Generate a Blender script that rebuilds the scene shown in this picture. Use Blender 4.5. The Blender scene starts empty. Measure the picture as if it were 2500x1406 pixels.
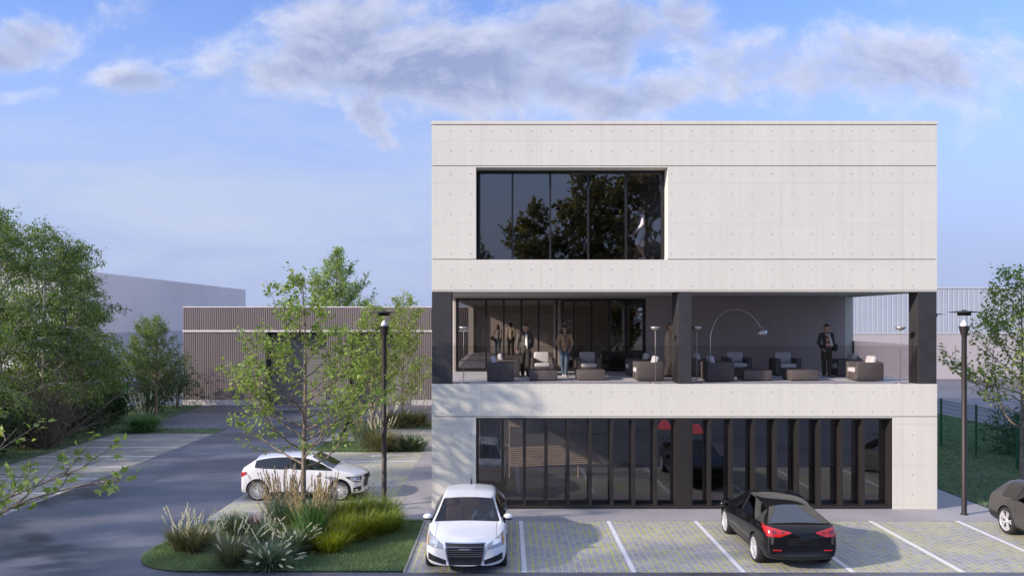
EXPOSURE = 0.42
SUN_E = 4.3
SKY_S = 0.13
SKY_TINT = (1.02, 1.08, 1.50)
CLOUD_DARK = (1.95, 2.3, 3.7)
CLOUD_LIT = (4.5, 4.75, 5.7)
VEIL = (3.3, 3.8, 5.0)
OVERHEAD_FILL = (4.6, 5.4, 7.6)
HORIZON = (2.15, 2.6, 4.35)
import bpy, bmesh, math, random
import numpy as np
from mathutils import Vector, Matrix
from mathutils.bvhtree import BVHTree
R = math.radians
PI = math.pi
sc = bpy.context.scene
COL = sc.collection
rnd = random.Random(7)

# ---------------------------------------------------------------- bookkeeping
def tag(o, label=None, cat=None, group=None, kind=None):
    if label: o['label'] = label
    if cat: o['category'] = cat
    if group: o['group'] = group
    if kind: o['kind'] = kind
    return o

def thing(name, label, cat, loc=(0, 0, 0), rz=0.0, group=None):
    o = bpy.data.objects.new(name, None)
    COL.objects.link(o)
    o.empty_display_size = 0.2
    o.location = loc
    o.rotation_euler = (0, 0, rz)
    return tag(o, label, cat, group)

def link(name, me, parent=None):
    o = bpy.data.objects.new(name, me)
    COL.objects.link(o)
    if parent is not None:
        o.parent = parent
    return o

def worldloc(o):
    v = Vector((0, 0, 0))
    while o is not None:
        v = v + o.location
        o = o.parent
    return v

def copy_tree(o, parent=None):
    c = o.copy()
    COL.objects.link(c)
    c.parent = parent
    for ch in list(o.children):
        copy_tree(ch, c)
    return c

# ---------------------------------------------------------------- mesh builder
class MB:
    def __init__(s):
        s.v = []; s.f = []; s.m = []; s.sm = []
    def add(s, vs, fs, mi=0, smooth=False):
        b = len(s.v)
        s.v.extend([tuple(q) for q in vs])
        for f in fs:
            s.f.append(tuple(b + i for i in f)); s.m.append(mi); s.sm.append(smooth)
        return s
    def box(s, x0, x1, y0, y1, z0, z1, mi=0):
        vs = [(x0,y0,z0),(x1,y0,z0),(x1,y1,z0),(x0,y1,z0),(x0,y0,z1),(x1,y0,z1),(x1,y1,z1),(x0,y1,z1)]
        return s.add(vs, [(0,3,2,1),(4,5,6,7),(0,1,5,4),(1,2,6,5),(2,3,7,6),(3,0,4,7)], mi)
    def bbox(s, x0, x1, y0, y1, z0, z1, b=0.02, mi=0, seg=2):
        bm = bmesh.new()
        bmesh.ops.create_cube(bm, size=1.0)
        for v in bm.verts:
            v.co = Vector((x0 + (v.co.x + .5) * (x1 - x0), y0 + (v.co.y + .5) * (y1 - y0), z0 + (v.co.z + .5) * (z1 - z0)))
        bmesh.ops.bevel(bm, geom=list(bm.edges), offset=b, segments=seg, affect='EDGES', profile=0.5)
        bm.verts.index_update()
        s.add([v.co[:] for v in bm.verts], [[v.index for v in f.verts] for f in bm.faces], mi, True)
        bm.free()
        return s
    def tube(s, pts, rad, n=6, mi=0, cap=True, smooth=True):
        pts = [Vector(p) for p in pts]
        if not hasattr(rad, '__len__'): rad = [rad] * len(pts)
        vs = []; fs = []
        prev = None
        for i, p in enumerate(pts):
            a = pts[max(i - 1, 0)]; c = pts[min(i + 1, len(pts) - 1)]
            d = (c - a)
            if d.length < 1e-9: d = Vector((0, 0, 1))
            d.normalize()
            if prev is None:
                up = Vector((0, 0, 1)) if abs(d.z) < .9 else Vector((1, 0, 0))
                x = d.cross(up).normalized()
            else:
                x = prev - d * prev.dot(d)
                if x.length < 1e-6: x = d.orthogonal()
                x.normalize()
            prev = x
            y = d.cross(x)
            for k in range(n):
                t = 2 * PI * k / n
                vs.append(p + (x * math.cos(t) + y * math.sin(t)) * rad[i])
        for i in range(len(pts) - 1):
            for k in range(n):
                k2 = (k + 1) % n
                fs.append((i * n + k, i * n + k2, (i + 1) * n + k2, (i + 1) * n + k))
        s.add(vs, fs, mi, smooth)
        if cap:
            s.add(vs[:n], [tuple(range(n))[::-1]], mi)
            s.add(vs[-n:], [tuple(range(n))], mi)
        return s
    def lathe(s, prof, c=(0, 0, 0), n=24, axis='z', mi=0, smooth=True):
        vs = []; fs = []
        for (r, h) in prof:
            for k in range(n):
                t = 2 * PI * k / n
                a, b = r * math.cos(t), r * math.sin(t)
                if axis == 'z': q = (c[0] + a, c[1] + b, c[2] + h)
                elif axis == 'y': q = (c[0] + a, c[1] + h, c[2] + b)
                else: q = (c[0] + h, c[1] + a, c[2] + b)
                vs.append(q)
        for i in range(len(prof) - 1):
            for k in range(n):
                k2 = (k + 1) % n
                fs.append((i * n + k, i * n + k2, (i + 1) * n + k2, (i + 1) * n + k))
        return s.add(vs, fs, mi, smooth)
    def ball(s, c, r, n=12, mi=0):
        rr = r if hasattr(r, '__len__') else (r, r, r)
        vs = []; fs = []
        m = n // 2
        for i in range(m + 1):
            ph = PI * i / m
            for k in range(n):
                t = 2 * PI * k / n
                vs.append((c[0] + rr[0] * math.sin(ph) * math.cos(t), c[1] + rr[1] * math.sin(ph) * math.sin(t), c[2] + rr[2] * math.cos(ph)))
        for i in range(m):
            for k in range(n):
                k2 = (k + 1) % n
                fs.append((i * n + k, (i + 1) * n + k, (i + 1) * n + k2, i * n + k2))
        return s.add(vs, fs, mi, True)
    def build(s, name, mats, parent=None, world=True):
        me = bpy.data.meshes.new(name)
        off = worldloc(parent) if (parent is not None and world) else Vector((0, 0, 0))
        vs = [(v[0] - off.x, v[1] - off.y, v[2] - off.z) for v in s.v]
        me.from_pydata(vs, [], s.f)
        if not isinstance(mats, (list, tuple)): mats = [mats]
        for m in mats: me.materials.append(m)
        me.polygons.foreach_set('material_index', s.m)
        me.polygons.foreach_set('use_smooth', s.sm)
        me.validate(); me.update()
        return link(name, me, parent)

def split_build(mb, name, mats, parent=None, world=True):
    """every loose piece of the builder becomes a part of its own"""
    par = list(range(len(mb.v)))
    def find(a):
        while par[a] != a: par[a] = par[par[a]]; a = par[a]
        return a
    for f in mb.f:
        for q in f[1:]: par[find(q)] = find(f[0])
    groups = {}
    for i, f in enumerate(mb.f): groups.setdefault(find(f[0]), []).append(i)
    out = []
    for idx in groups.values():
        m2 = MB(); mp = {}
        for i in idx:
            for q in mb.f[i]:
                if q not in mp: mp[q] = len(m2.v); m2.v.append(mb.v[q])
            m2.f.append(tuple(mp[q] for q in mb.f[i])); m2.m.append(mb.m[i]); m2.sm.append(mb.sm[i])
        out.append(m2.build(name, mats, parent, world))
    return out

def polys_mesh(name, P, mat, parent=None, smooth=False, extra=None):
    """P: (N,k,3) array, one k-gon each."""
    P = np.asarray(P, dtype=np.float32)
    N, k, _ = P.shape
    me = bpy.data.meshes.new(name)
    me.vertices.add(N * k); me.vertices.foreach_set('co', P.reshape(-1))
    me.loops.add(N * k); me.loops.foreach_set('vertex_index', np.arange(N * k, dtype=np.int32))
    me.polygons.add(N)
    me.polygons.foreach_set('loop_start', np.arange(0, N * k, k, dtype=np.int32))
    me.polygons.foreach_set('loop_total', np.full(N, k, dtype=np.int32))
    me.materials.append(mat)
    me.update(calc_edges=True)
    if smooth: me.polygons.foreach_set('use_smooth', [True] * N)
    return link(name, me, parent)

def quads_mesh(name, V, F, mat, parent=None, smooth=False):
    V = np.asarray(V, dtype=np.float32); F = np.asarray(F, dtype=np.int32)
    N, k = F.shape
    me = bpy.data.meshes.new(name)
    me.vertices.add(len(V)); me.vertices.foreach_set('co', V.reshape(-1))
    me.loops.add(N * k); me.loops.foreach_set('vertex_index', F.reshape(-1))
    me.polygons.add(N)
    me.polygons.foreach_set('loop_start', np.arange(0, N * k, k, dtype=np.int32))
    me.polygons.foreach_set('loop_total', np.full(N, k, dtype=np.int32))
    me.materials.append(mat)
    me.update(calc_edges=True)
    if smooth: me.polygons.foreach_set('use_smooth', [True] * N)
    return link(name, me, parent)

# ---------------------------------------------------------------- camera geometry
CAMZ, FPX, VPX, VPY, YF = 5.76, 2080.0, 1236.0, 782.0, 26.0
def G(px, py, z=0.0):                      # a photo pixel on a horizontal level
    s = (py - VPY) / (CAMZ - z)
    return ((px - VPX) / s, FPX / s)
def XZ(px, py, Y=YF):                      # a photo pixel on the plane at depth Y
    s = FPX / Y
    return ((px - VPX) / s, CAMZ + (VPY - py) / s)
def fx(px): return (px - VPX) / 80.0
def fz(py): return CAMZ + (VPY - py) / 80.0

# ---------------------------------------------------------------- materials
class NT:
    def __init__(s, name, world=False):
        if world:
            s.owner = bpy.data.worlds.new(name)
        else:
            s.owner = bpy.data.materials.new(name)
        s.owner.use_nodes = True
        s.t = s.owner.node_tree
        s.t.nodes.clear()
    def n(s, typ, **kw):
        nd = s.t.nodes.new(typ)
        for k, v in kw.items():
            if k == 'inp':
                for a, b in v.items(): s.put(nd.inputs[a], b)
            else: setattr(nd, k, v)
        return nd
    def put(s, sock, val):
        if isinstance(val, bpy.types.NodeSocket): s.t.links.new(val, sock)
        elif isinstance(val, bpy.types.Node): s.t.links.new(val.outputs[0], sock)
        else:
            if hasattr(sock, 'default_value') and hasattr(sock.default_value, '__len__') and not hasattr(val, '__len__'):
                val = (val,) * len(sock.default_value)
            elif hasattr(val, '__len__') and len(val) == 3 and hasattr(sock.default_value, '__len__') and len(sock.default_value) == 4:
                val = tuple(val) + (1,)
            sock.default_value = val
    def math(s, op, a, b=None, c=None, clamp=False):
        nd = s.n('ShaderNodeMath', operation=op, use_clamp=clamp)
        s.put(nd.inputs[0], a)
        if b is not None: s.put(nd.inputs[1], b)
        if c is not None: s.put(nd.inputs[2], c)
        return nd.outputs[0]
    def mix(s, fac, a, b, mode='MIX'):
        nd = s.n('ShaderNodeMix', data_type='RGBA', blend_type=mode)
        s.put(nd.inputs[0], fac); s.put(nd.inputs[6], a); s.put(nd.inputs[7], b)
        return nd.outputs[2]
    def ramp(s, fac, stops, interp='LINEAR'):
        nd = s.n('ShaderNodeValToRGB')
        cr = nd.color_ramp; cr.interpolation = interp
        while len(cr.elements) < len(stops): cr.elements.new(0.5)
        for e, (p, c) in zip(cr.elements, stops):
            e.position = p
            e.color = (c, c, c, 1) if not hasattr(c, '__len__') else tuple(c) + (1,) * (4 - len(c))
        s.put(nd.inputs[0], fac)
        return nd.outputs[0]
    def sstep(s, x, a, b):
        nd = s.n('ShaderNodeMapRange', interpolation_type='SMOOTHSTEP')
        s.put(nd.inputs[0], x); nd.inputs[1].default_value = a; nd.inputs[2].default_value = b
        return nd.outputs[0]
    def noise(s, vec, scale, detail=4, rough=.55, dist=0, dim='3D'):
        nd = s.n('ShaderNodeTexNoise', noise_dimensions=dim)
        if vec is not None: s.put(nd.inputs['Vector'], vec)
        s.put(nd.inputs['Scale'], scale); nd.inputs['Detail'].default_value = detail
        nd.inputs['Roughness'].default_value = rough; nd.inputs['Distortion'].default_value = dist
        return nd.outputs['Fac']
    def pos(s): return s.n('ShaderNodeNewGeometry').outputs['Position']
    def out(s, surf):
        o = s.n('ShaderNodeOutputMaterial'); s.put(o.inputs['Surface'], surf)
        return s.owner
    def bsdf(s, **inp):
        nd = s.n('ShaderNodeBsdfPrincipled')
        for k, v in inp.items(): s.put(nd.inputs[k.replace('_', ' ')], v)
        return nd
    def bump(s, h, strength=.3, dist=.01):
        nd = s.n('ShaderNodeBump'); s.put(nd.inputs['Height'], h)
        nd.inputs['Strength'].default_value = strength; nd.inputs['Distance'].default_value = dist
        return nd.outputs[0]

MATS = {}
def M(name, col, rough=.6, metal=0.0, var=.12, vs=3.0, bump=0.0, bs=40.0, spec=.5, coat=0.0, emit=None, coatr=.03):
    if name in MATS: return MATS[name]
    t = NT(name)
    tc = t.n('ShaderNodeTexCoord').outputs['Object']
    n1 = t.noise(tc, vs, 4)
    f = t.ramp(n1, [(.3, 1 - var), (.7, 1 + var * .4)])
    c = t.mix(1.0, col, f, 'MULTIPLY')
    b = t.bsdf(Base_Color=c, Roughness=rough, Metallic=metal)
    b.inputs['Specular IOR Level'].default_value = spec
    b.inputs['Coat Weight'].default_value = coat
    b.inputs['Coat Roughness'].default_value = coatr
    if emit:
        t.put(b.inputs['Emission Color'], emit[0]); b.inputs['Emission Strength'].default_value = emit[1]
    if bump:
        t.put(b.inputs['Normal'], t.bump(t.noise(tc, bs, 3), bump, .01))
    MATS[name] = t.out(b)
    return MATS[name]

def glass(name, tint=(.5, .5, .52), refl=.12, rough=.0, fres=1.45):
    if name in MATS: return MATS[name]
    t = NT(name)
    tr = t.n('ShaderNodeBsdfTransparent'); t.put(tr.inputs[0], tint)
    gl = t.n('ShaderNodeBsdfGlossy'); gl.inputs['Roughness'].default_value = rough
    t.put(gl.inputs[0], (1, 1, 1))
    fr = t.n('ShaderNodeFresnel'); fr.inputs[0].default_value = fres
    f = t.math('ADD', fr.outputs[0], refl - .04, clamp=True)
    mx = t.n('ShaderNodeMixShader'); t.put(mx.inputs[0], f); t.put(mx.inputs[1], tr); t.put(mx.inputs[2], gl)
    MATS[name] = t.out(mx.outputs[0])
    return MATS[name]

def leafmat(name, c0, c1, c2, trans=.35, rough=.5):
    if name in MATS: return MATS[name]
    t = NT(name)
    g = t.n('ShaderNodeNewGeometry')
    col = t.ramp(g.outputs['Random Per Island'], [(0, c0), (.5, c1), (1, c2)])
    big = t.noise(g.outputs['Position'], .9, 3)
    col = t.mix(1.0, col, t.ramp(big, [(.3, .72), (.7, 1.18)]), 'MULTIPLY')
    b = t.bsdf(Base_Color=col, Roughness=rough)
    b.inputs['Specular IOR Level'].default_value = .3
    tl = t.n('ShaderNodeBsdfTranslucent')
    t.put(tl.inputs[0], t.mix(1.0, col, (1.25, 1.35, .55), 'MULTIPLY'))
    mx = t.n('ShaderNodeMixShader'); mx.inputs[0].default_value = trans
    t.put(mx.inputs[1], b.outputs[0]); t.put(mx.inputs[2], tl.outputs[0])
    MATS[name] = t.out(mx.outputs[0])
    return MATS[name]

def concrete(name, col, joints=True, dark=False):
    if name in MATS: return MATS[name]
    t = NT(name)
    p = t.pos()
    sx = t.n('ShaderNodeSeparateXYZ'); t.put(sx.inputs[0], p)
    n1 = t.noise(p, .7, 5, .6); n2 = t.noise(p, 9, 4, .6); n3 = t.noise(p, 45, 2)
    f = t.math('MULTIPLY', t.ramp(n1, [(.3, .965), (.7, 1.02)]), t.ramp(n2, [(.25, .965), (.75, 1.015)]))
    pits = t.ramp(n3, [(.2, .85), (.3, 1.0)])
    f = t.math('MULTIPLY', f, pits)
    # faint rain streaks run down the panels
    mp = t.n('ShaderNodeMapping'); t.put(mp.inputs[0], p); mp.inputs['Scale'].default_value = (5, 5, .25)
    f = t.math('MULTIPLY', f, t.ramp(t.noise(mp.outputs[0], 1.0, 3), [(.35, .965), (.6, 1.0)]))
    h = f
    if joints:
        fr = t.math('FRACT', t.math('DIVIDE', t.math('ADD', sx.outputs[0], 100 * 1.8375 - 1.0725), 1.8375))
        d = t.math('MULTIPLY', t.math('MINIMUM', fr, t.math('SUBTRACT', 1, fr)), 1.8375)
        for py in (345, 448, 547, 1036, 1134, 1232):
            d = t.math('MINIMUM', d, t.math('ABSOLUTE', t.math('SUBTRACT', sx.outputs[2], fz(py))))
        wn_ = t.n('ShaderNodeTexWhiteNoise', noise_dimensions='2D'); cw = t.n('ShaderNodeCombineXYZ')
        t.put(cw.inputs[0], t.math('FLOOR', t.math('DIVIDE', t.math('ADD', sx.outputs[0], 100 * 1.8375 - 1.0725), 1.8375)))
        t.put(cw.inputs[1], t.math('FLOOR', t.math('DIVIDE', t.math('SUBTRACT', sx.outputs[2], fz(448)), 1.2375)))
        t.put(wn_.inputs[0], cw.outputs[0])
        f = t.math('MULTIPLY', f, t.math('MULTIPLY_ADD', wn_.outputs[0], .025, .985))
        j = t.sstep(d, .003, .012)
        f = t.math('MULTIPLY', f, t.math('MULTIPLY_ADD', j, .13, .87))
        h = t.math('MULTIPLY', f, j)
    c = t.mix(1.0, col, f, 'MULTIPLY')
    b = t.bsdf(Base_Color=c, Roughness=.75)
    b.inputs['Specular IOR Level'].default_value = .3
    t.put(b.inputs['Normal'], t.bump(h, .25, .01))
    MATS[name] = t.out(b)
    return MATS[name]
# ---------------------------------------------------------------- camera, sky, sun
cam = bpy.data.cameras.new('camera'); co = bpy.data.objects.new('camera', cam); COL.objects.link(co)
co.location = (0, 0, CAMZ); co.rotation_euler = (R(90), 0, 0)
cam.sensor_width = 36; cam.lens = FPX / 2500 * 36
cam.shift_x = (1250 - VPX) / 2500; cam.shift_y = (VPY - 703) / 2500
cam.clip_end = 3000
sc.camera = co
sc.view_settings.view_transform = 'Standard'; sc.view_settings.look = 'None'
sc.view_settings.gamma = 1; sc.view_settings.exposure = EXPOSURE
SUN = Vector((1.0, .47, -.49)).normalized()          # the way the light travels
elev = math.asin(-SUN.z); az = math.atan2(-SUN.x, -SUN.y)
sl = bpy.data.lights.new('sun', 'SUN'); so = bpy.data.objects.new('sun', sl); COL.objects.link(so)
sl.energy = SUN_E; sl.angle = R(1.5); sl.color = (1.0, .87, .74)
so.rotation_euler = SUN.to_track_quat('-Z', 'Y').to_euler()
so.location = (-60, -30, 40)

t = NT('World', world=True)
sc.world = t.owner
sky = t.n('ShaderNodeTexSky', sky_type='NISHITA')
sky.sun_disc = False; sky.sun_elevation = elev; sky.sun_rotation = az
sky.air_density = 1.0; sky.dust_density = .6; sky.ozone_density = 2.0; sky.altitude = 50
dirv = t.n('ShaderNodeTexCoord').outputs['Generated']
sp = t.n('ShaderNodeSeparateXYZ'); t.put(sp.inputs[0], dirv)
ay = t.math('ADD', t.math('ABSOLUTE', sp.outputs[1]), .02)
u = t.math('DIVIDE', sp.outputs[0], ay)
v = t.math('DIVIDE', sp.outputs[2], ay)
# wind-torn outlines: the directions are warped before the banks are weighed
wn = t.n('ShaderNodeTexNoise'); cbw = t.n('ShaderNodeCombineXYZ'); t.put(cbw.inputs[0], u); t.put(cbw.inputs[1], t.math('MULTIPLY', v, 1.6)); cbw.inputs[2].default_value = 1.3
t.put(wn.inputs['Vector'], cbw.outputs[0]); wn.inputs['Scale'].default_value = 5.5; wn.inputs['Detail'].default_value = 6; wn.inputs['Roughness'].default_value = .6
wsp = t.n('ShaderNodeSeparateXYZ'); t.put(wsp.inputs[0], wn.outputs['Color'])
uw = t.math('ADD', u, t.math('MULTIPLY_ADD', wsp.outputs[0], .20, -.10))
vw = t.math('ADD', v, t.math('MULTIPLY_ADD', wsp.outputs[1], .11, -.055))
def uv(px, py): return ((px - VPX) / FPX, (VPY - py) / FPX)
def blob(px, py, rx, ry, rot=0.0):                    # soft elliptical weight of a cloud bank
    cu, cv = uv(px, py); rx /= FPX; ry /= FPX
    a = t.math('SUBTRACT', uw, cu); b = t.math('SUBTRACT', vw, cv)
    c, s_ = math.cos(rot), math.sin(rot)
    a2 = t.math('ADD', t.math('MULTIPLY', a, c), t.math('MULTIPLY', b, s_))
    b2 = t.math('ADD', t.math('MULTIPLY', a, -s_), t.math('MULTIPLY', b, c))
    e = t.math('ADD', t.math('POWER', t.math('ABSOLUTE', t.math('DIVIDE', a2, rx)), 2), t.math('POWER', t.math('ABSOLUTE', t.math('DIVIDE', b2, ry)), 2))
    return t.math('POWER', 2.718, t.math('MULTIPLY', e, -1))
def vec(du=0, dv=0, su=1, sv=1.5):
    cb = t.n('ShaderNodeCombineXYZ')
    t.put(cb.inputs[0], t.math('MULTIPLY', t.math('ADD', u, du), su)); t.put(cb.inputs[1], t.math('MULTIPLY', t.math('ADD', v, dv), sv))
    cb.inputs[2].default_value = 3.7
    return cb.outputs[0]
def fbm(du=0, dv=0): return t.noise(vec(du, dv), 7.5, 9, .62, .30)
W = t.math('MULTIPLY', blob(1060, 185, 540, 150, -.12), 1.12)
for a in ((820, 70, 260, 100, .1), (730, 150, 170, 110), (930, 310, 130, 70, -.6), (1450, 90, 360, 100), (1450, 240, 380, 90)):
    W = t.math('MAXIMUM', W, blob(*a))
WS = t.math('MULTIPLY', blob(120, 110, 340, 90, .3), .80)
for a, w in (((370, 225, 170, 60), .74), ((70, 240, 130, 44), .62), ((1900, 190, 440, 140, -.1), .80), ((2300, 150, 440, 160), .74), ((980, 520, 160, 40), .42), ((1050, 590, 90, 30), .40)):
    WS = t.math('MAXIMUM', WS, t.math('MULTIPLY', blob(*a), w))
WT = t.math('MAXIMUM', W, WS)
n0 = fbm(); n1 = fbm(-.016, .020)
dens = t.math('ADD', t.math('MULTIPLY', t.math('SUBTRACT', n0, .5), 1.75), WT)
mask = t.sstep(dens, .32, .86)
lit = t.math('MULTIPLY_ADD', t.math('SUBTRACT', n0, n1), 4.2, .36, clamp=True)
edge = t.sstep(dens, 1.05, .45)
lit = t.math('MULTIPLY_ADD', edge, .55, t.math('MULTIPLY', lit, .62), clamp=True)
ccol = t.mix(lit, CLOUD_DARK, CLOUD_LIT)
veil = t.noise(vec(.3, .1, .7, 3.0), 4.0, 7, .6, .6)
low = t.math('POWER', 2.718, t.math('MULTIPLY', t.math('POWER', t.math('DIVIDE', t.math('SUBTRACT', v, .13), .13), 2), -1))
left = t.sstep(u, .35, -.45)
veilm = t.math('MULTIPLY', t.math('MULTIPLY', low, t.math('MULTIPLY_ADD', left, .55, .35)), t.math('MULTIPLY_ADD', t.sstep(veil, .3, .7), .85, .2))
streak = t.math('MULTIPLY', t.sstep(t.noise(vec(.9, .4, .55, 2.2), 5.0, 8, .62, .8), .5, .78), .22)
veilm = t.math('MAXIMUM', veilm, streak)
skyc = t.mix(1.0, sky.outputs[0], SKY_TINT, 'MULTIPLY')
hor = t.math('MULTIPLY', t.sstep(v, .38, .03), .93)
skyc = t.mix(hor, skyc, HORIZON)
up = t.sstep(sp.outputs[2], -.05, .02)
c = t.mix(t.math('MULTIPLY', veilm, up), skyc, VEIL)
c = t.mix(t.math('MULTIPLY', t.math('MULTIPLY', mask, .92), up), c, ccol)
c = t.mix(t.math('MULTIPLY', t.sstep(sp.outputs[2], .42, .75), .8), c, OVERHEAD_FILL)   # added unseen brightening of the upper sky, lifts the fill in shade
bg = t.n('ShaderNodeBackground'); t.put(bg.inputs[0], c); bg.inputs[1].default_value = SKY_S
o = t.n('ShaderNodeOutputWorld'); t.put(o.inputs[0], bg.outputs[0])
# ---------------------------------------------------------------- ground, road, paving
def asphalt(name, base, wet=True):
    t = NT(name); p = t.pos()
    n1 = t.noise(p, .16, 5, .6, .5); n2 = t.noise(p, 1.3, 4); n3 = t.noise(p, 60, 2)
    mp = t.n('ShaderNodeMapping'); t.put(mp.inputs[0], p); mp.inputs['Scale'].default_value = (.10, .22, 1)
    n4 = t.noise(mp.outputs[0], 1.3, 4, .55, .6)
    st = t.sstep(n4, .50, .62)
    f = t.math('MULTIPLY', t.ramp(n1, [(.3, .7), (.7, 1.25)]), t.ramp(n2, [(.3, .88), (.7, 1.1)]))
    f = t.math('MULTIPLY', f, t.ramp(n3, [(.3, .72), (.7, 1.25)]))
    f = t.math('MULTIPLY', f, t.math('MULTIPLY_ADD', st, -.5, 1.0))
    c = t.mix(1.0, base, f, 'MULTIPLY')
    r = t.math('MULTIPLY_ADD', st, -.2, t.math('MULTIPLY_ADD', n2, .12, .46))
    b = t.bsdf(Base_Color=c, Roughness=r)
    t.put(b.inputs['Normal'], t.bump(n3, .35, .006))
    return t.out(b)
m_asph = asphalt('asphalt', (.115, .118, .142))
m_ground = M('bare_ground', (.13, .12, .10), .9, var=.3, vs=.2, bump=.3)
m_walk = None
def walkmat():
    t = NT('walkway_concrete'); p = t.pos()
    n1 = t.noise(p, .5, 5); n2 = t.noise(p, 12, 4); n3 = t.noise(p, 70, 2)
    f = t.math('MULTIPLY', t.ramp(n1, [(.3, .86), (.7, 1.06)]), t.ramp(n2, [(.25, .88), (.75, 1.06)]))
    f = t.math('MULTIPLY', f, t.ramp(n3, [(.25, .8), (.5, 1.0)]))
    b = t.bsdf(Base_Color=t.mix(1.0, (.34, .325, .335), f, 'MULTIPLY'), Roughness=.8)
    t.put(b.inputs['Normal'], t.bump(n3, .2, .005))
    return t.out(b)
m_walk = walkmat()
def paver(name, grassy=1.0, kk=1.0):
    t = NT(name); p = t.pos()
    sp = t.n('ShaderNodeSeparateXYZ'); t.put(sp.inputs[0], p)
    wob = t.n('ShaderNodeTexNoise'); t.put(wob.inputs['Vector'], p); wob.inputs['Scale'].default_value = 7; wob.inputs['Detail'].default_value = 3
    ws = t.n('ShaderNodeSeparateXYZ'); t.put(ws.inputs[0], wob.outputs['Color'])
    cb = t.n('ShaderNodeCombineXYZ')
    t.put(cb.inputs[0], t.math('ADD', sp.outputs[1], t.math('MULTIPLY_ADD', ws.outputs[0], .05, 50.0)))
    t.put(cb.inputs[1], t.math('ADD', sp.outputs[0], t.math('MULTIPLY_ADD', ws.outputs[1], .05, 50.0)))
    br = t.n('ShaderNodeTexBrick'); t.put(br.inputs['Vector'], cb.outputs[0])
    br.offset = .5; br.squash = 1
    t.put(br.inputs['Color1'], (.385 * kk, .37 * kk, .415 * kk)); t.put(br.inputs['Color2'], (.30 * kk, .29 * kk, .325 * kk)); t.put(br.inputs['Mortar'], (0, 0, 0))
    for k, v_ in (('Scale', 1), ('Mortar Size', .019), ('Mortar Smooth', .3), ('Bias', 0), ('Brick Width', .215), ('Row Height', .165)): br.inputs[k].default_value = v_
    g1 = t.noise(p, .9, 4, .6, .3); g2 = t.noise(p, 5.5, 3); g3 = t.noise(p, 30, 2)
    gm = t.sstep(t.math('ADD', t.math('MULTIPLY', g1, .7), t.math('MULTIPLY', g2, .5)), .50, .66)
    grass = t.mix(g2, (.38, .41, .05), (.64, .61, .12))
    joint = t.mix(t.math('MULTIPLY', gm, grassy), (.40 * kk, .40 * kk, .36 * kk), grass)
    stone = t.mix(1.0, br.outputs['Color'], t.math('MULTIPLY', t.ramp(g1, [(.3, .86), (.7, 1.1)]), t.ramp(g3, [(.25, .85), (.75, 1.08)])), 'MULTIPLY')
    # tufts spill a little over the stone beside a grassy joint
    c = t.mix(br.outputs['Fac'], stone, joint)
    b = t.bsdf(Base_Color=c, Roughness=.78)
    h = t.math('SUBTRACT', t.math('MULTIPLY', g3, .3), t.math('MULTIPLY', br.outputs['Fac'], t.math('SUBTRACT', 1.0, t.math('MULTIPLY', gm, .8))))
    t.put(b.inputs['Normal'], t.bump(h, .5, .01))
    return t.out(b)
m_pav = paver('grass_jointed_paving'); m_pav2 = paver('plain_paving', .3, .66)
m_line = M('road_paint', (.74, .74, .76), .55, var=.18, vs=14)
m_lawn = M('lawn_soil', (.09, .14, .075), .9, var=.4, vs=1.2, bump=.6, bs=60)
m_kerb = M('kerb_concrete', (.34, .33, .32), .8, var=.2, vs=4, bump=.2)

def sheet(name, poly, z, mat, kind='structure'):
    mb = MB(); mb.add([(x, y, z) for x, y in poly], [tuple(range(len(poly)))])
    return tag(mb.build(name, mat), kind=kind)
def rect(x0, x1, y0, y1): return [(x0, y0), (x1, y0), (x1, y1), (x0, y1)]
sheet('ground', rect(-900, 900, -500, 1500), -.03, m_ground)
sheet('road', rect(-60, 90, -26, 66), 0, m_asph)
sheet('yard_asphalt', rect(26.8, 120, 66, 90), -.004, m_asph)
sheet('front_parking_paving', rect(-2.3, 18.2, 19.48, 24.45), .004, m_pav)
sheet('side_parking_paving', rect(-8.69, -3.64, 24.55, 37.3), .004, m_pav)
sheet('rear_parking_paving', rect(-8.69, -3.64, 40.2, 45.2), .004, m_pav2)
sheet('left_parking_paving', rect(-19.85, -14.84, 14.0, 43.4), .004, m_pav2)
walk = [(-3.64, 24.45), (14.75, 24.45), (14.75, 52), (13.0, 52), (13.0, 26.3), (-2.1, 26.3), (-2.1, 48), (-3.64, 48)]
sheet('walkway', walk, .008, m_walk)
# painted bay lines, all one marking of the car park
def lines(name, segs):
    mb = MB()
    for x0, x1, y0, y1 in segs: mb.box(x0, x1, y0, y1, .0055, .0095)
    return tag(mb.build(name, m_line), kind='structure')
lines('front_bay_lines', [(.42 + 2.508 * k - .055, .42 + 2.508 * k + .055, 19.5, 24.47) for k in range(6)])
lines('left_bay_lines', [(-19.85, -14.86, y - .05, y + .05) for y in (41.1, 38.6, 36.1, 33.55, 31.0, 28.45, 25.9, 23.35, 20.8)])
lines('side_bay_lines', [(-8.67, -3.66, y - .05, y + .05) for y in (29.75, 34.85)])
# painted outline on the accessible bay beyond the hatchback
mb = MB()
mb.box(-5.6, -4.3, 36.3, 36.42, .0055, .0095); mb.box(-5.72, -5.6, 36.0, 36.42, .0055, .0095)
mb.box(-5.6, -5.1, 36.0, 36.1, .0055, .0095); mb.box(-5.1, -5.0, 36.0, 36.29, .0055, .0095)
tag(mb.build('bay_symbol', m_line), kind='structure')
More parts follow.
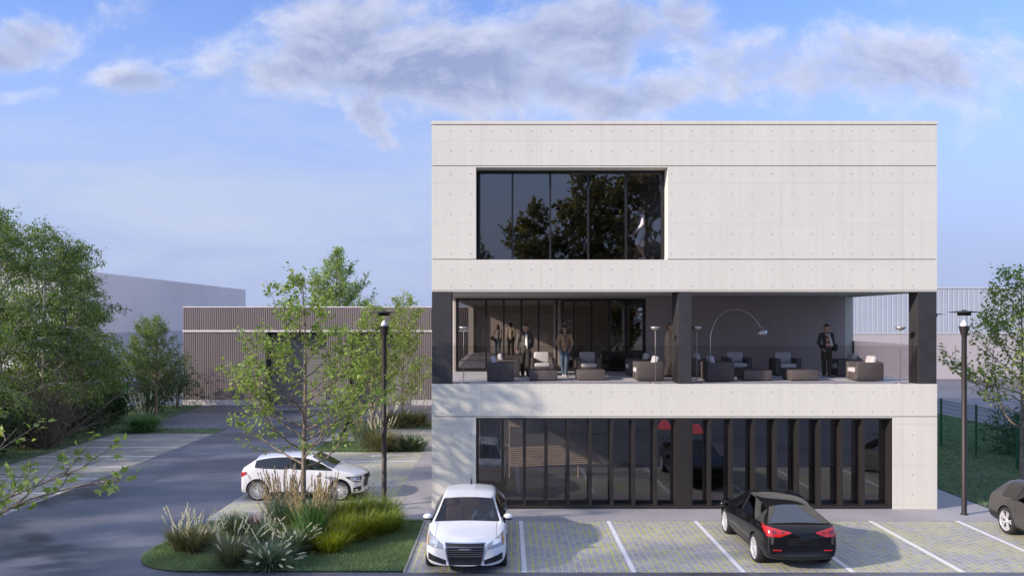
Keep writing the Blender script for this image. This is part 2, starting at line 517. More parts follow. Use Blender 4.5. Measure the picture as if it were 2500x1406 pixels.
# lawns
isl = []
def arc(cx, cy, r, a0, a1, n=10): return [(cx + r * math.cos(R(a0 + (a1 - a0) * i / n)), cy + r * math.sin(R(a0 + (a1 - a0) * i / n))) for i in range(n + 1)]
isl = [(-2.36, 19.5), (-2.36, 24.42)] + arc(-7.7, 23.42, 1.0, 90, 180) + arc(-7.3, 21.1, 1.6, 180, 270)
L_ISLAND = isl
L_REAR1 = rect(-8.5, -3.7, 37.35, 40.15)
L_REAR2 = rect(-8.5, -3.7, 45.2, 48.4)
L_LEFT = [(-24.5, 8), (-19.9, 8), (-19.9, 43.45), (-14.84, 43.45), (-14.84, 45.2), (-19.6, 45.2), (-20.6, 57.9), (-24.5, 57.9)]
L_RIGHT = [(14.8, 24.9), (26.5, 24.9), (26.5, 66), (14.8, 66)]
sheet('island_lawn', L_ISLAND, .03, m_lawn); sheet('rear_island_lawn', L_REAR1, .02, m_lawn); sheet('far_island_lawn', L_REAR2, .02, m_lawn)
sheet('left_lawn', L_LEFT, .016, m_lawn); sheet('right_lawn', L_RIGHT, .016, m_lawn)
mb = MB(); mb.box(26.5, 26.65, 24, 66, -.02, .1); tag(mb.build('lawn_kerb', m_kerb), kind='structure')
mb = MB(); mb.box(-2.36, -2.31, 19.48, 24.44, -.02, .035); tag(mb.build('island_edging', m_kerb), kind='structure')

m_grass = leafmat('lawn_grass', (.12, .19, .10), (.16, .24, .125), (.21, .28, .15), .35, .6)
def in_poly(x, y, poly):
    c = np.zeros(len(x), bool); n = len(poly); j = n - 1
    for i in range(n):
        xi, yi = poly[i]; xj, yj = poly[j]
        if yi != yj:
            c ^= ((yi > y) != (yj > y)) & (x < (xj - xi) * (y - yi) / (yj - yi) + xi)
        j = i
    return c
def lawn_grass(name, poly, n, h, w, seed, z=.02):
    g = np.random.default_rng(seed)
    P = np.array(poly); lo = P.min(0); hi = P.max(0)
    x = g.uniform(lo[0], hi[0], n); y = g.uniform(lo[1], hi[1], n)
    k = in_poly(x, y, poly); x = x[k]; y = y[k]; n = len(x)
    a = g.uniform(0, 2 * PI, n); hh = h * g.uniform(.5, 1.3, n); le = g.normal(0, .45, (n, 2)) * hh[:, None]
    dx = np.cos(a) * w / 2; dy = np.sin(a) * w / 2
    q = np.stack([np.stack([x - dx, y - dy, np.full(n, z)], 1), np.stack([x + dx, y + dy, np.full(n, z)], 1),
                  np.stack([x + le[:, 0], y + le[:, 1], z + hh], 1)], 1)
    return tag(polys_mesh(name, q, m_grass), kind='stuff')
lawn_grass('island_grass', L_ISLAND, 80000, .07, .012, 1, .03)
lawn_grass('rear_island_grass', L_REAR1, 9000, .08, .025, 2)
lawn_grass('far_island_grass', L_REAR2, 7000, .09, .03, 3)
lawn_grass('left_grass', L_LEFT, 40000, .10, .035, 4, .016)
lawn_grass('right_grass', [(14.8, 24.9), (26.5, 24.9), (26.5, 52), (14.8, 52)], 60000, .09, .028, 5, .016)
lawn_grass('corner_grass', rect(15.0, 17.5, 24.3, 24.9), 2500, .10, .02, 6, .008)

# ---------------------------------------------------------------- office building
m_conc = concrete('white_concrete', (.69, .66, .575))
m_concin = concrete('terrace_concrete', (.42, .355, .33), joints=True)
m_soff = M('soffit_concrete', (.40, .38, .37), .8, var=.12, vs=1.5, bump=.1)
m_dark = M('dark_concrete', (.036, .034, .036), .6, var=.25, vs=2.5, bump=.15, bs=25)
m_groove = M('groove_concrete', (.10, .098, .095), .9)
m_hole = M('tie_hole_plug', (.32, .31, .30), .9)
m_frame = M('anodised_frame', (.022, .021, .021), .42, metal=.3, var=.1)
m_fin = M('bronze_fin', (.034, .030, .028), .45, metal=.3, var=.12)
m_int = M('interior_wall', (.55, .50, .46), .8, var=.1, vs=.6)
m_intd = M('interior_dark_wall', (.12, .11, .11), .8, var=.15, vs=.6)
m_floor_in = M('interior_floor', (.34, .33, .35), .5, var=.1, vs=.8)
def tilefloor():
    t = NT('terrace_tiles'); p = t.pos()
    sp = t.n('ShaderNodeSeparateXYZ'); t.put(sp.inputs[0], p)
    d = None
    for i, (o_, w_) in enumerate(((.3, 1.2), (.0, 1.2))):
        fr = t.math('FRACT', t.math('DIVIDE', t.math('ADD', sp.outputs[i], 120 + o_), w_))
        e = t.math('MINIMUM', fr, t.math('SUBTRACT', 1, fr))
        d = e if d is None else t.math('MINIMUM', d, e)
    j = t.sstep(d, .004, .009)
    c = t.mix(j, (.16, .16, .16), t.mix(t.noise(p, 2, 4), (.70, .69, .70), (.78, .77, .77)))
    return t.out(t.bsdf(Base_Color=c, Roughness=.45))
m_tile = tilefloor()
g_up = glass('tinted_window_glass', (.95, .94, .94), .09)
g_mid = glass('terrace_door_glass', (.56, .54, .53), .045)
g_low = glass('shop_window_glass', (.70, .70, .71), .10)
g_rail = glass('smoked_rail_glass', (.90, .89, .89), .035, 0, 1.08)

XL, XR = fx(1054), fx(2288)
YB = 52.0
ob = thing('office_building', 'three storey white concrete office building with black framed glazing and open terrace', 'building', (5.44, 26, 0))
Z1, Z2 = fz(937), fz(633)                         # terrace floor and upper floor
ZT = fz(296)
# --- outer walls
w = MB()
def wallbands(x0, x1, y0, y1, z0, z1): w.box(x0, x1, y0, y1, z0, z1)
gz = .022
zA, zB, zC, zD, zE = fz(304), fz(405), fz(634), fz(711), fz(1016.5)
w.box(XL, XR, 26, 26.32, zB + gz / 2, zA - .022)                                   # top band
X0, X1, ZW1 = fx(1162), fx(1630.5), fz(409)                                # upper window opening
w.box(XL, X0, 26, 26.55, zC + gz, zB - gz / 2); w.box(X1, XR, 26, 26.55, zC + gz, zB - gz / 2)
w.box(X0, X1, 26, 26.55, ZW1, zB - gz / 2)
w.box(XL, XR, 26, 26.5, zD + .035, zC)                                    # band under the window
w.box(XL, XR, 26.012, 26.5, zD - .012, zD + .017)                          # drip strip
w.box(XL, XR, 26, 26.5, zE + gz / 2, Z1 - .02)                             # terrace upstand
w.box(XL, XR, 26.0, 26.3, Z1 - .02, Z1 + .0)
GX0, GX1 = fx(1162), fx(2180)
w.box(XL, GX0, 26, 26.5, 0, zE - gz / 2); w.box(GX1, XR, 26, 26.5, 0, zE - gz / 2)
w.box(GX0, GX1, 26, 26.5, fz(1019.5), zE - gz / 2)
# sides and rear
for (xa, xb) in ((XL, XL + .3), (XR - .3, XR)):
    if xa == XR - .3:
        w.box(xa, xb, 26.55, YB, zD - .012, ZT - .1); w.box(xa, xb, 26.55, YB, 0, Z1 - .02)
        w.box(xa, xb, 32.3, YB, Z1 - .02, zD - .012)
    else:
        w.box(xa, xb, 26.55, YB, zD - .012, ZT - .1)
        w.box(xa, xb, 26.55, YB, 3.28, Z1 - .02)
        w.box(xa, xb, 26.55, 27.6, 0, 3.28); w.box(xa, xb, 38.5, YB, 0, 3.28); w.box(xa, xb, 27.6, 38.5, 0, .25)
        w.box(xa, xb, 32.3, 33.6, Z1 - .02, zD - .012); w.box(xa, xb, 51.2, YB, Z1 - .02, zD - .012)
# rear wall with two tall windows on the middle storey and low windows above
def rear(z0, z1, holes):
    xs = XL + .3
    for (a, b, za, zb) in holes:
        w.box(xs, a, YB - .3, YB, z0, z1); w.box(a, b, YB - .3, YB, z0, za); w.box(a, b, YB - .3, YB, zb, z1); xs = b
    w.box(xs, XR - .3, YB - .3, YB, z0, z1)
def rx(px, Y=YB): return (px - VPX) * Y / FPX
rear(0, Z1 - .02, [])
rear(Z1 - .02, zD, [(rx(1492), rx(1520), 3.95, 6.53), (rx(1535), rx(1567), 3.95, 6.53)])
rear(zD, ZT - .1, [(rx(1494), rx(1522), 9.6, 10.1), (rx(1537), rx(1567), 9.6, 10.1), (rx(1596), rx(1625), 9.6, 10.1)])
g = MB()                                                     # recessed core seen in the shadow gaps
g.box(XL + .03, XR - .03, 26.045, 26.3, zB - .04, zB + .04); g.box(XL + .03, X0 - .002, 26.045, 26.3, zC - .02, zC + .04); g.box(X1 + .002, XR - .03, 26.045, 26.3, zC - .02, zC + .04)
g.box(XL + .03, XR - .03, 26.045, 26.3, zD + .01, zD + .05); g.box(XL + .03, XR - .03, 26.045, 26.3, zE - .05, zE + .05)
g.box(XL + .03, XR - .03, 26.045, 26.3, zA - .03, zA + .03)
split_build(g, 'shadow_gap', m_groove, ob)
mb = MB(); mb.box(XL - .02, XR + .02, 25.98, 26.6, zA, ZT); mb.box(XL - .02, XL + .4, 26.6, YB, zA, ZT); mb.box(XR - .4, XR + .02, 26.6, YB, zA, ZT)
split_build(mb, 'roof_coping', m_conc, ob)
mb = MB(); mb.box(XL + .3, XR - .3, 26.3, YB, ZT - .45, ZT - .2); mb.build('roof', m_soff, ob)
# tie holes: small recessed plugs on the fair-faced panels
h = w
cols = [-1.6875 + .6125 * k for k in range(24)]
rows_full = [fz(y) for y in (320.5, 369.5, 658, 698, 956.5, 1005)]
rows_win = [fz(y) for y in (425, 474, 523, 572, 620)]
rows_gnd = [fz(y) for y in (1060.5, 1109.5, 1158.5, 1207)]
def plug(x, z, y=26.0):
    n = 8; vs = [(x + .020 * math.cos(2 * PI * k / n), y - .002, z + .020 * math.sin(2 * PI * k / n)) for k in range(n)]
    vs += [(x + .011 * math.cos(2 * PI * k / n), y - .0025, z + .011 * math.sin(2 * PI * k / n)) for k in range(n)]
    h.add(vs, [(k, (k + 1) % n, n + (k + 1) % n, n + k)[::-1] for k in range(n)] + [tuple(range(n, 2 * n))[::-1]], 1)
for x in cols:
    if XL + .1 < x < XR - .1:
        for z in rows_full: plug(x, z)
        for z in rows_win:
            if x < X0 - .05 or x > X1 + .05: plug(x, z)
        for z in rows_gnd:
            if x < GX0 - .05 or x > GX1 + .05: plug(x, z)
back_plugs = []
for x in cols:
    if 4.4 < x < XR - .1:
        for z in [Z1 + .35 + .6125 * k for k in range(5)]: back_plugs.append((x, z))
w.build('wall', [m_conc, m_hole], ob)
# --- floors and ceilings
mb = MB(); mb.box(XL + .3, XR - .3, 26.5, YB - .3, -.02, .03); mb.build('shop_floor', M('dark_shop_floor', (.07, .068, .07), .4, var=.1), ob)
mb = MB(); mb.box(XL + .3, XR - .3, 32.4, YB - .3, Z1 - .3, Z1 - .002); mb.box(XL + .3, XR - .3, 26.56, YB - .3, Z2 - .3, Z2); split_build(mb, 'interior_floor', m_floor_in, ob)
mb = MB(); mb.box(XL + .002, XR - .002, 26.3, 32.4, Z1 - .3, Z1); mb.build('terrace_floor', m_tile, ob)
mb = MB(); mb.box(XL + .002, XR - .002, 26.02, YB - .3, zD - .005, zD + .2); mb.build('terrace_ceiling', m_soff, ob)
# --- terrace columns
for (xa, xb, dep) in ((XL + .004, fx(1102), .62), (fx(1657), fx(1688.5), 1.02), (fx(2243), XR - .004, .62)):
    mb = MB(); mb.box(xa, xb, 26.03, 26.03 + dep, Z1, zD - .006); mb.build('column', m_dark, ob)
# --- terrace back wall
YT = 32.3
s2 = FPX / YT
def tx(px): return (px - VPX) / s2
def tz(py): return CAMZ + (VPY - py) / s2
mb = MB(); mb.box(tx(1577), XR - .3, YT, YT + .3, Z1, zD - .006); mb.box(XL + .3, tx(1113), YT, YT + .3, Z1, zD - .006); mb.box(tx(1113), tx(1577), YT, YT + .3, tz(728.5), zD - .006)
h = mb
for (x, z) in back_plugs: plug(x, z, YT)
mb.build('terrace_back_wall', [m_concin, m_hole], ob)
# --- terrace glazing
def glazing(name, xs, z0, z1, y, fw, depth, mfr, mgl, sill=.08, head=.1, finw=None, ypane=None):
    root = MB()
    xa, xb = xs[0], xs[-1]
    root.box(xa, xb, y, y + depth, z1 - head, z1); root.box(xa, xb, y, y + depth, z0, z0 + sill)
    fr = None
    root.box(xa, xa + fw, y, y + depth, z0 + sill, z1 - head); root.box(xb - fw, xb, y, y + depth, z0 + sill, z1 - head)
    fr = root.build(name, mfr, ob)
    fw2 = finw or fw
    for x in xs[1:-1]:
        m_ = MB(); m_.box(x - fw2 / 2, x + fw2 / 2, y + .003, y + depth - .003, z0 + sill, z1 - head); m_.build('mullion', mfr, fr)
    yp = ypane if ypane else y + depth * .6
    for a, b in zip(xs[:-1], xs[1:]):
        a2 = a + (fw if a == xa else fw2 / 2); b2 = b - (fw if b == xb else fw2 / 2)
        m_ = MB(); m_.box(a2 + .001, b2 - .001, yp, yp + .012, z0 + sill + .001, z1 - head - .001); m_.build('pane', mgl, fr)
    return fr
glazing('terrace_glazing', [tx(p) for p in (1113, 1187, 1230, 1273, 1315, 1359, 1401, 1444.5, 1488, 1529, 1576.5)], Z1 + .005, tz(728.5) - .003, YT + .03, .10, .16, m_frame, g_mid, .12, .07, .07)
glazing('upper_window', [fx(1163) + .03, fx(1251.5), fx(1346), fx(1440.5), fx(1535), fx(1629) - .005], Z2 + .01, ZW1 - .004, 26.53, .07, .14, m_frame, g_up, .02, .06, .055)
mul = [1227, 1280.6, 1334, 1387.4, 1442, 1495, 1547.7, 1601.7, 1733.8, 1787, 1842, 1895.5, 1949, 2002, 2055.7, 2109]
gx = [fx(1163)] + [fx(p) for p in mul[:8]] + [fx(1653)]
gx2 = [fx(1687.5)] + [fx(p) for p in mul[8:]] + [fx(2179)]
for q in (gx, gx2):
    glazing('shopfront', q, .012, fz(1019.5) - .004, 26.03, .05, .46, m_fin, g_low, .10, .05, .085, ypane=26.44)
mb = MB(); mb.box(fx(1653) + .002, fx(1687.5) - .002, 26.02, 26.6, .012, fz(1019.5) - .005); mb.build('shopfront_pier', m_fin, ob)
# --- terrace glass railing: front and the two open sides
rl = MB()
rl.box(fx(1102) + .003, fx(1657) - .003, 26.06, 26.075, Z1 + .003, Z1 + 1.17); rl.box(fx(1688.5) + .003, fx(2243) - .003, 26.06, 26.075, Z1 + .003, Z1 + 1.17)
rl.box(XR - .10, XR - .085, 26.67, YT - .003, Z1 + .003, Z1 + 1.17); rl.box(XL + .085, XL + .10, 26.67, YT - .003, Z1 + .003, Z1 + 1.17)
split_build(rl, 'glass_railing', g_rail, ob)
# --- interiors
iw = MB()
iw.box(XL + .3, XR - .3, YB - .32, YB - .302, Z1, 3.94); iw.box(XL + .3, rx(1492), YB - .32, YB - .302, 3.94, zD - .01); iw.box(rx(1567), XR - .3, YB - .32, YB - .302, 3.94, zD - .01)
split_build(iw, 'interior_rear_wall', m_int, ob)
iw = MB(); iw.box(8.6, 8.75, 32.7, YB - .33, Z1, zD - .006); iw.box(2.3, 2.45, 36, 41.5, Z1, zD - .006)
iw.box(5.1, 5.25, 27.2, YB - .33, Z2, ZT - .46); split_build(iw, 'interior_partition', m_int, ob)
# ground floor rooms: dark partition behind the shop windows, ceiling lining
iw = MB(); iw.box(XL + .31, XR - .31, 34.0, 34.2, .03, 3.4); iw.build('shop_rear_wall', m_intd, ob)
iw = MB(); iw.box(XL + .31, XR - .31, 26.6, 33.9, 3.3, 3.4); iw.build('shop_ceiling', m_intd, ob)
# slatted timber screen and pale hanging panels inside the shop window
m_slat = M('pale_timber_slat', (.50, .40, .32), .6, var=.15, vs=6)
sm = FPX / 31.0
sl_ = MB()
def slats(px0, px1, py0, py1, n, slope):
    x0 = (px0 - VPX) / sm; x1 = (px1 - VPX) / sm
    for k in range(n):
        zc = CAMZ + (VPY - (py0 + (py1 - py0) * (k + .5) / n)) / sm
        e = x1 + (k / n - .5) * .35
        sl_.add([(x0, 31.0, zc - .022), (e, 31.0, zc - .022 + slope), (e, 31.06, zc - .022 + slope), (x0, 31.06, zc - .022), (x0, 31.0, zc + .022), (e, 31.0, zc + .022 + slope), (e, 31.06, zc + .022 + slope), (x0, 31.06, zc + .022)],
                [(0, 3, 2, 1), (4, 5, 6, 7), (0, 1, 5, 4), (1, 2, 6, 5), (2, 3, 7, 6), (3, 0, 4, 7)])
slats(1243, 1458, 1092, 1140, 10, .14); slats(1243, 1400, 1024, 1042, 4, .05)
sl_.box(.09, .13, 31.07, 31.13, .03, 3.3); sl_.box(2.6, 2.64, 31.07, 31.13, .03, 3.3)
sc_ = sl_.build('slatted_screen', m_slat)
tag(sc_, 'pale timber slatted screen behind the shop window glass', 'screen')

# ---------------------------------------------------------------- neighbouring warehouses
def ribbed(mb, x0, x1, y, z0, z1, pitch, d, mi=0, frac=.5):
    n = int((x1 - x0) / pitch); p = (x1 - x0) / n
    vs = []; fs = []
    pts = []
    for k in range(n):
        a = x0 + k * p
        pts += [(a, y), (a + p * frac, y), (a + p * (frac + .08), y + d), (a + p * .94, y + d)]
    pts.append((x1, y))
    for (a, b) in pts: vs += [(a, b, z0), (a, b, z1)]
    for i in range(len(pts) - 1): fs.append((2 * i, 2 * i + 2, 2 * i + 3, 2 * i + 1))
    mb.add(vs, fs, mi)
m_brown = M('brown_ribbed_cladding', (.225, .185, .172), .6, var=.12, vs=.4)
m_plinth = M('plinth_concrete', (.52, .49, .49), .8, var=.15, vs=1)
m_trim = M('pale_trim', (.66, .63, .62), .6)
m_shut = M('grey_roller_shutter', (.24, .225, .225), .5, var=.1, vs=.5)
m_void = M('dark_door_reveal', (.05, .046, .046), .7)
YW = 58.1; sw = FPX / YW
def wx(px): return (px - VPX) / sw
def wz(py): return CAMZ + (VPY - py) / sw
bw = thing('warehouse', 'long low brown ribbed metal warehouse with two grey roller shutters', 'warehouse', (wx(800), YW, 0))
xe = 3.5
mb = MB(); ribbed(mb, wx(447), xe, YW, wz(806), wz(749), .145, .028)
doors = [(wx(649), wx(798)), (wx(853), wx(1005))]
segs = [(wx(447), doors[0][0]), (doors[0][1], doors[1][0]), (doors[1][1], xe)]
for a, b in segs: ribbed(mb, a, b, YW, wz(976), wz(810), .145, .028)
mb.box(wx(447), xe, YW + .06, YW + 12, wz(806), wz(749) - .05)
for a, b in segs: mb.box(a, b, YW + .06, YW + 12, 0, wz(806))
mb.build('wall', m_brown, bw)
mb = MB(); mb.box(wx(447) - .03, xe, YW - .06, YW + .1, wz(810.3), wz(805.7)); mb.box(wx(447) - .03, xe, YW - .02, YW + 12.1, wz(749) - .05, wz(748)); split_build(mb, 'trim', m_trim, bw)
mb = MB()
for a, b in segs: mb.box(a, b, YW - .05, YW + .05, 0, wz(976))
split_build(mb, 'plinth', m_plinth, bw)
for a, b in doors:
    mb = MB()
    n = 42; z1 = wz(812)
    vs = []; fs = []
    for k in range(n):
        za = z1 * k / n; zb = z1 * (k + .75) / n; zc = z1 * (k + 1) / n
        for (z, y) in ((za, .0), (zb, -.03)): vs += [(a, YW + 1.1 + y, z), (b, YW + 1.1 + y, z)]
    vs += [(a, YW + 1.1, z1), (b, YW + 1.1, z1)]
    for i in range(2 * n): fs.append((2 * i, 2 * i + 1, 2 * i + 3, 2 * i + 2))
    mb.add(vs, fs); mb.build('roller_shutter', m_shut, bw)
    mb = MB(); mb.box(a + .002, a + .06, YW + .07, YW + 1.2, 0, wz(811)); mb.box(b - .06, b - .002, YW + .07, YW + 1.2, 0, wz(811)); split_build(mb, 'door_reveal', m_void, bw)
mb = MB(); mb.box(wx(447), xe, YW + .1, YW + 12, wz(749) - .3, wz(749) - .06); mb.build('roof', m_shut, bw)

m_lw = M('pale_ribbed_cladding', (.90, .80, .75), .6, var=.08, vs=.15)
m_lwl = M('grey_lower_wall', (.56, .50, .49), .8, var=.1, vs=.3)
m_gab = M('cream_ribbed_cladding', (.66, .64, .55), .6, var=.08, vs=.3)
lw = thing('warehouse', 'tall pale lilac warehouse with plain ribbed side wall beyond the left trees', 'warehouse', (-33.65, 90, 0))
XS = -33.65
mb = MB()
n = 300
pts = []
for k in range(n):
    y = 68 + (110 - 68) * k / n; p = 42 / n
    pts += [(XS, y), (XS, y + p * .5), (XS - .04, y + p * .58), (XS - .04, y + p * .94)]
pts.append((XS, 110))
vs = []; fs = []
for (a, b) in pts: vs += [(a, b, 4.72), (a, b, 9.72)]
for i in range(len(pts) - 1): fs.append((2 * i, 2 * i + 2, 2 * i + 3, 2 * i + 1))
mb.add(vs, fs); mb.box(-58, XS - .045, 109.7, 110, 0, 9.7); mb.build('side_wall', m_lw, lw)
mb = MB(); mb.box(-58, XS - .05, 68.2, 109.6, 9.5, 9.7); mb.build('roof', m_lw, lw)
mb = MB(); mb.box(XS - .3, XS + .02, 68, 110, 0, 4.72); mb.build('lower_wall', m_lwl, lw)
mb = MB(); ribbed(mb, -58, XS - .02, 67.98, 0, 9.7, .25, .05); mb.build('gable_wall', m_gab, lw)

m_rw = M('pale_blue_ribbed_cladding', (.42, .45, .50), .55, var=.06, vs=.2)
m_rwl = M('blush_render_wall', (.47, .425, .42), .85, var=.08, vs=.3)
YR = 83.8; sr = FPX / YR
def qx(px): return (px - VPX) / sr
def qz(py): return CAMZ + (VPY - py) / sr
rw = thing('warehouse', 'pale blue ribbed warehouse with blush lower wall right of the office building', 'warehouse', (50, YR, 0))
mb = MB(); ribbed(mb, 24, 110, YR, qz(814), qz(704), .5, .02, 0, .78); mb.box(24, 110, YR + .06, YR + 20, qz(814), qz(704) - .06); mb.build('wall', m_rw, rw)
mb = MB(); mb.box(24, 110, YR + .02, YR + 20, 0, qz(814)); mb.build('lower_wall', m_rwl, rw)
mb = MB(); mb.box(23.9, 110, YR - .06, YR + .3, qz(704), qz(701.6)); mb.box(24, 110, YR - .03, YR + .02, qz(815), qz(813.4)); split_build(mb, 'trim', m_trim, rw)
mb = MB(); mb.box(24, 110, YR + .3, YR + 20, qz(704) - .05, qz(704)); mb.build('roof', m_shut, rw)

# ---------------------------------------------------------------- wire fences
m_green = M('green_fence_post', (.02, .12, .045), .5, metal=.2)
def wiremat():
    t = NT('green_wire_mesh'); p = t.pos()
    sp = t.n('ShaderNodeSeparateXYZ'); t.put(sp.inputs[0], p)
    ds = []
    for i, w_ in ((1, .05), (2, .2)):
        fr = t.math('FRACT', t.math('DIVIDE', t.math('ADD', sp.outputs[i], 200), w_))
        ds.append(t.math('LESS_THAN', t.math('MULTIPLY', fr, w_), .007 if i == 1 else .012))
    f = t.math('MAXIMUM', ds[0], ds[1])
    tr = t.n('ShaderNodeBsdfTransparent'); b = t.bsdf(Base_Color=(.02, .12, .045), Roughness=.5)
    mx = t.n('ShaderNodeMixShader'); t.put(mx.inputs[0], f); t.put(mx.inputs[1], tr.outputs[0]); t.put(mx.inputs[2], b.outputs[0])
    return t.out(mx.outputs[0])
m_wire = wiremat()
def fence(label, x, ys, h):
    f = thing('wire_fence', label, 'fence', (x, ys[0], 0))
    for y in ys:
        mb = MB(); mb.box(x - .035, x + .035, y - .035, y + .035, 0, h); mb.box(x - .04, x + .04, y - .04, y + .04, h, h + .02); mb.build('post', m_green, f)
    mb = MB(); mb.box(x - .004, x + .004, ys[0] + .04, ys[-1] - .04, .05, h - .05); mb.build('wire_mesh', m_wire, f)
    mb = MB()
    for z in (.06, h / 2, h - .06): mb.box(x - .01, x + .01, ys[0], ys[-1], z - .01, z + .01)
    split_build(mb, 'rail', m_green, f)
fence('green wire mesh fence on the lawn right of the office building', 19.8, [24.3 + 2.9 * k for k in range(13)], 2.2)
fence('green wire mesh fence among the trees along the left lawn', -23.4, [12 + 2.9 * k for k in range(16)], 2.0)

# ---------------------------------------------------------------- street lamps
m_lamp = M('dark_bronze_lamp', (.035, .028, .025), .5, metal=.4, var=.1)
m_bulb = M('frosted_lamp_glass', (.85, .85, .87), .3, var=.02)
g_tube = glass('clear_lamp_tube', (.97, .97, .97), .0)
def street_lamp(x, y, label):
    o = thing('street_lamp', label, 'street lamp', (x, y, 0), group='street lamps around the car park')
    mb = MB(); mb.lathe([(.0, 0), (.11, 0), (.11, .03), (.075, .05), (.072, 5.25), (.085, 5.32), (.155, 5.575), (.155, 5.585), (.0, 5.585)], (0, 0, 0), 16); mb.build('pole', m_lamp, o, False)
    mb = MB(); mb.lathe([(.0, 5.586), (.10, 5.586), (.105, 5.63), (.075, 5.70), (.02, 5.775), (0, 5.78)], (0, 0, 0), 14); mb.build('bulb', m_bulb, o, False)
    mb = MB(); mb.lathe([(0, 5.90), (.185, 5.90), (.185, 5.985), (.45, 5.995), (.455, 6.005), (.2, 6.035), (.06, 6.05), (.055, 6.07), (0, 6.075)], (0, 0, 0), 32); mb.build('shade', m_lamp, o, False)
    mb = MB()
    for k in range(3): mb.tube([(.12 * math.cos(k * 2.094 + .5), .12 * math.sin(k * 2.094 + .5), 5.58), (.12 * math.cos(k * 2.094 + .5), .12 * math.sin(k * 2.094 + .5), 5.91)], .003, 5)
    split_build(mb, 'support_rod', m_lamp, o, False)
    return o
lp = G(2354, 1256)
street_lamp(lp[0], lp[1], 'dark bronze street lamp with disc shade on the walkway right of the building')
street_lamp(-3.78, 26.4, 'dark bronze street lamp beside the white hatchback left of the building')
street_lamp(17.1, 34.2, 'dark bronze street lamp on the right lawn mostly hidden behind the building')
# ---------------------------------------------------------------- trees
def barkmat(name, c0, c1, sc_=6):
    t = NT(name); p = t.n('ShaderNodeTexCoord').outputs['Object']
    mp = t.n('ShaderNodeMapping'); t.put(mp.inputs[0], p); mp.inputs['Scale'].default_value = (1, 1, .3)
    n1 = t.noise(mp.outputs[0], sc_ * 3, 5, .65, .4)
    b = t.bsdf(Base_Color=t.ramp(n1, [(.35, c0), (.65, c1)]), Roughness=.85)
    t.put(b.inputs['Normal'], t.bump(n1, .6, .02))
    return t.out(b)
m_bark = barkmat('tree_bark', (.10, .075, .055), (.30, .235, .18))
m_birch = barkmat('birch_bark', (.12, .11, .10), (.52, .50, .47), 3)
m_twig = barkmat('dry_twig', (.13, .10, .08), (.26, .21, .17))
m_leafA = leafmat('maple_leaf', (.14, .22, .05), (.25, .34, .085), (.38, .46, .14), .45)
m_leafB = leafmat('birch_leaf', (.075, .135, .035), (.14, .215, .06), (.27, .34, .10), .42)
m_leafC = leafmat('shrub_leaf', (.035, .065, .035), (.06, .10, .05), (.11, .15, .08), .3, .4)
m_leafD = leafmat('light_tree_leaf', (.17, .25, .08), (.26, .36, .13), (.36, .45, .19), .5)
m_leafR = leafmat('bronze_green_leaf', (.12, .115, .07), (.22, .20, .11), (.34, .31, .17), .35)
m_leafE = leafmat('red_flower_leaf', (.06, .14, .04), (.10, .20, .06), (.50, .04, .03), .3)

LEAF_M = np.array([(0, 0), (.30, .04), (.20, .24), (.52, .44), (.21, .52), (0, 1), (-.21, .52), (-.52, .44), (-.20, .24), (-.30, .04)], float)
LEAF_O = np.array([(0, 0), (.30, .35), (.26, .65), (0, 1), (-.26, .65), (-.30, .35)], float)
LEAF_R = np.array([(0, 0), (.34, .5), (0, 1), (-.34, .5)], float)
def leaves(name, P, D, size, tmpl, mat, parent, g, droop=.3, flat=.5):
    """P positions, D outward directions: leaf blades lie roughly level and point outwards"""
    n = len(P)
    d = D / (np.linalg.norm(D, axis=1, keepdims=True) + 1e-9)
    d = d + g.normal(0, .55, (n, 3)); d[:, 2] -= droop
    d /= np.linalg.norm(d, axis=1, keepdims=True) + 1e-9
    up = g.normal(0, flat, (n, 3)); up[:, 2] += 1
    x = np.cross(d, up); x /= np.linalg.norm(x, axis=1, keepdims=True) + 1e-9
    nrm = np.cross(x, d)
    s = size * g.uniform(.65, 1.25, n)
    bend = g.uniform(-.25, .05, n)
    q = P[:, None, :] + s[:, None, None] * (tmpl[None, :, 0, None] * x[:, None, :] + tmpl[None, :, 1, None] * d[:, None, :]
        + (bend[:, None] * tmpl[None, :, 1] ** 2 + .25 * np.abs(tmpl[None, :, 0]))[:, :, None] * nrm[:, None, :])
    return polys_mesh(name, q, mat, parent)

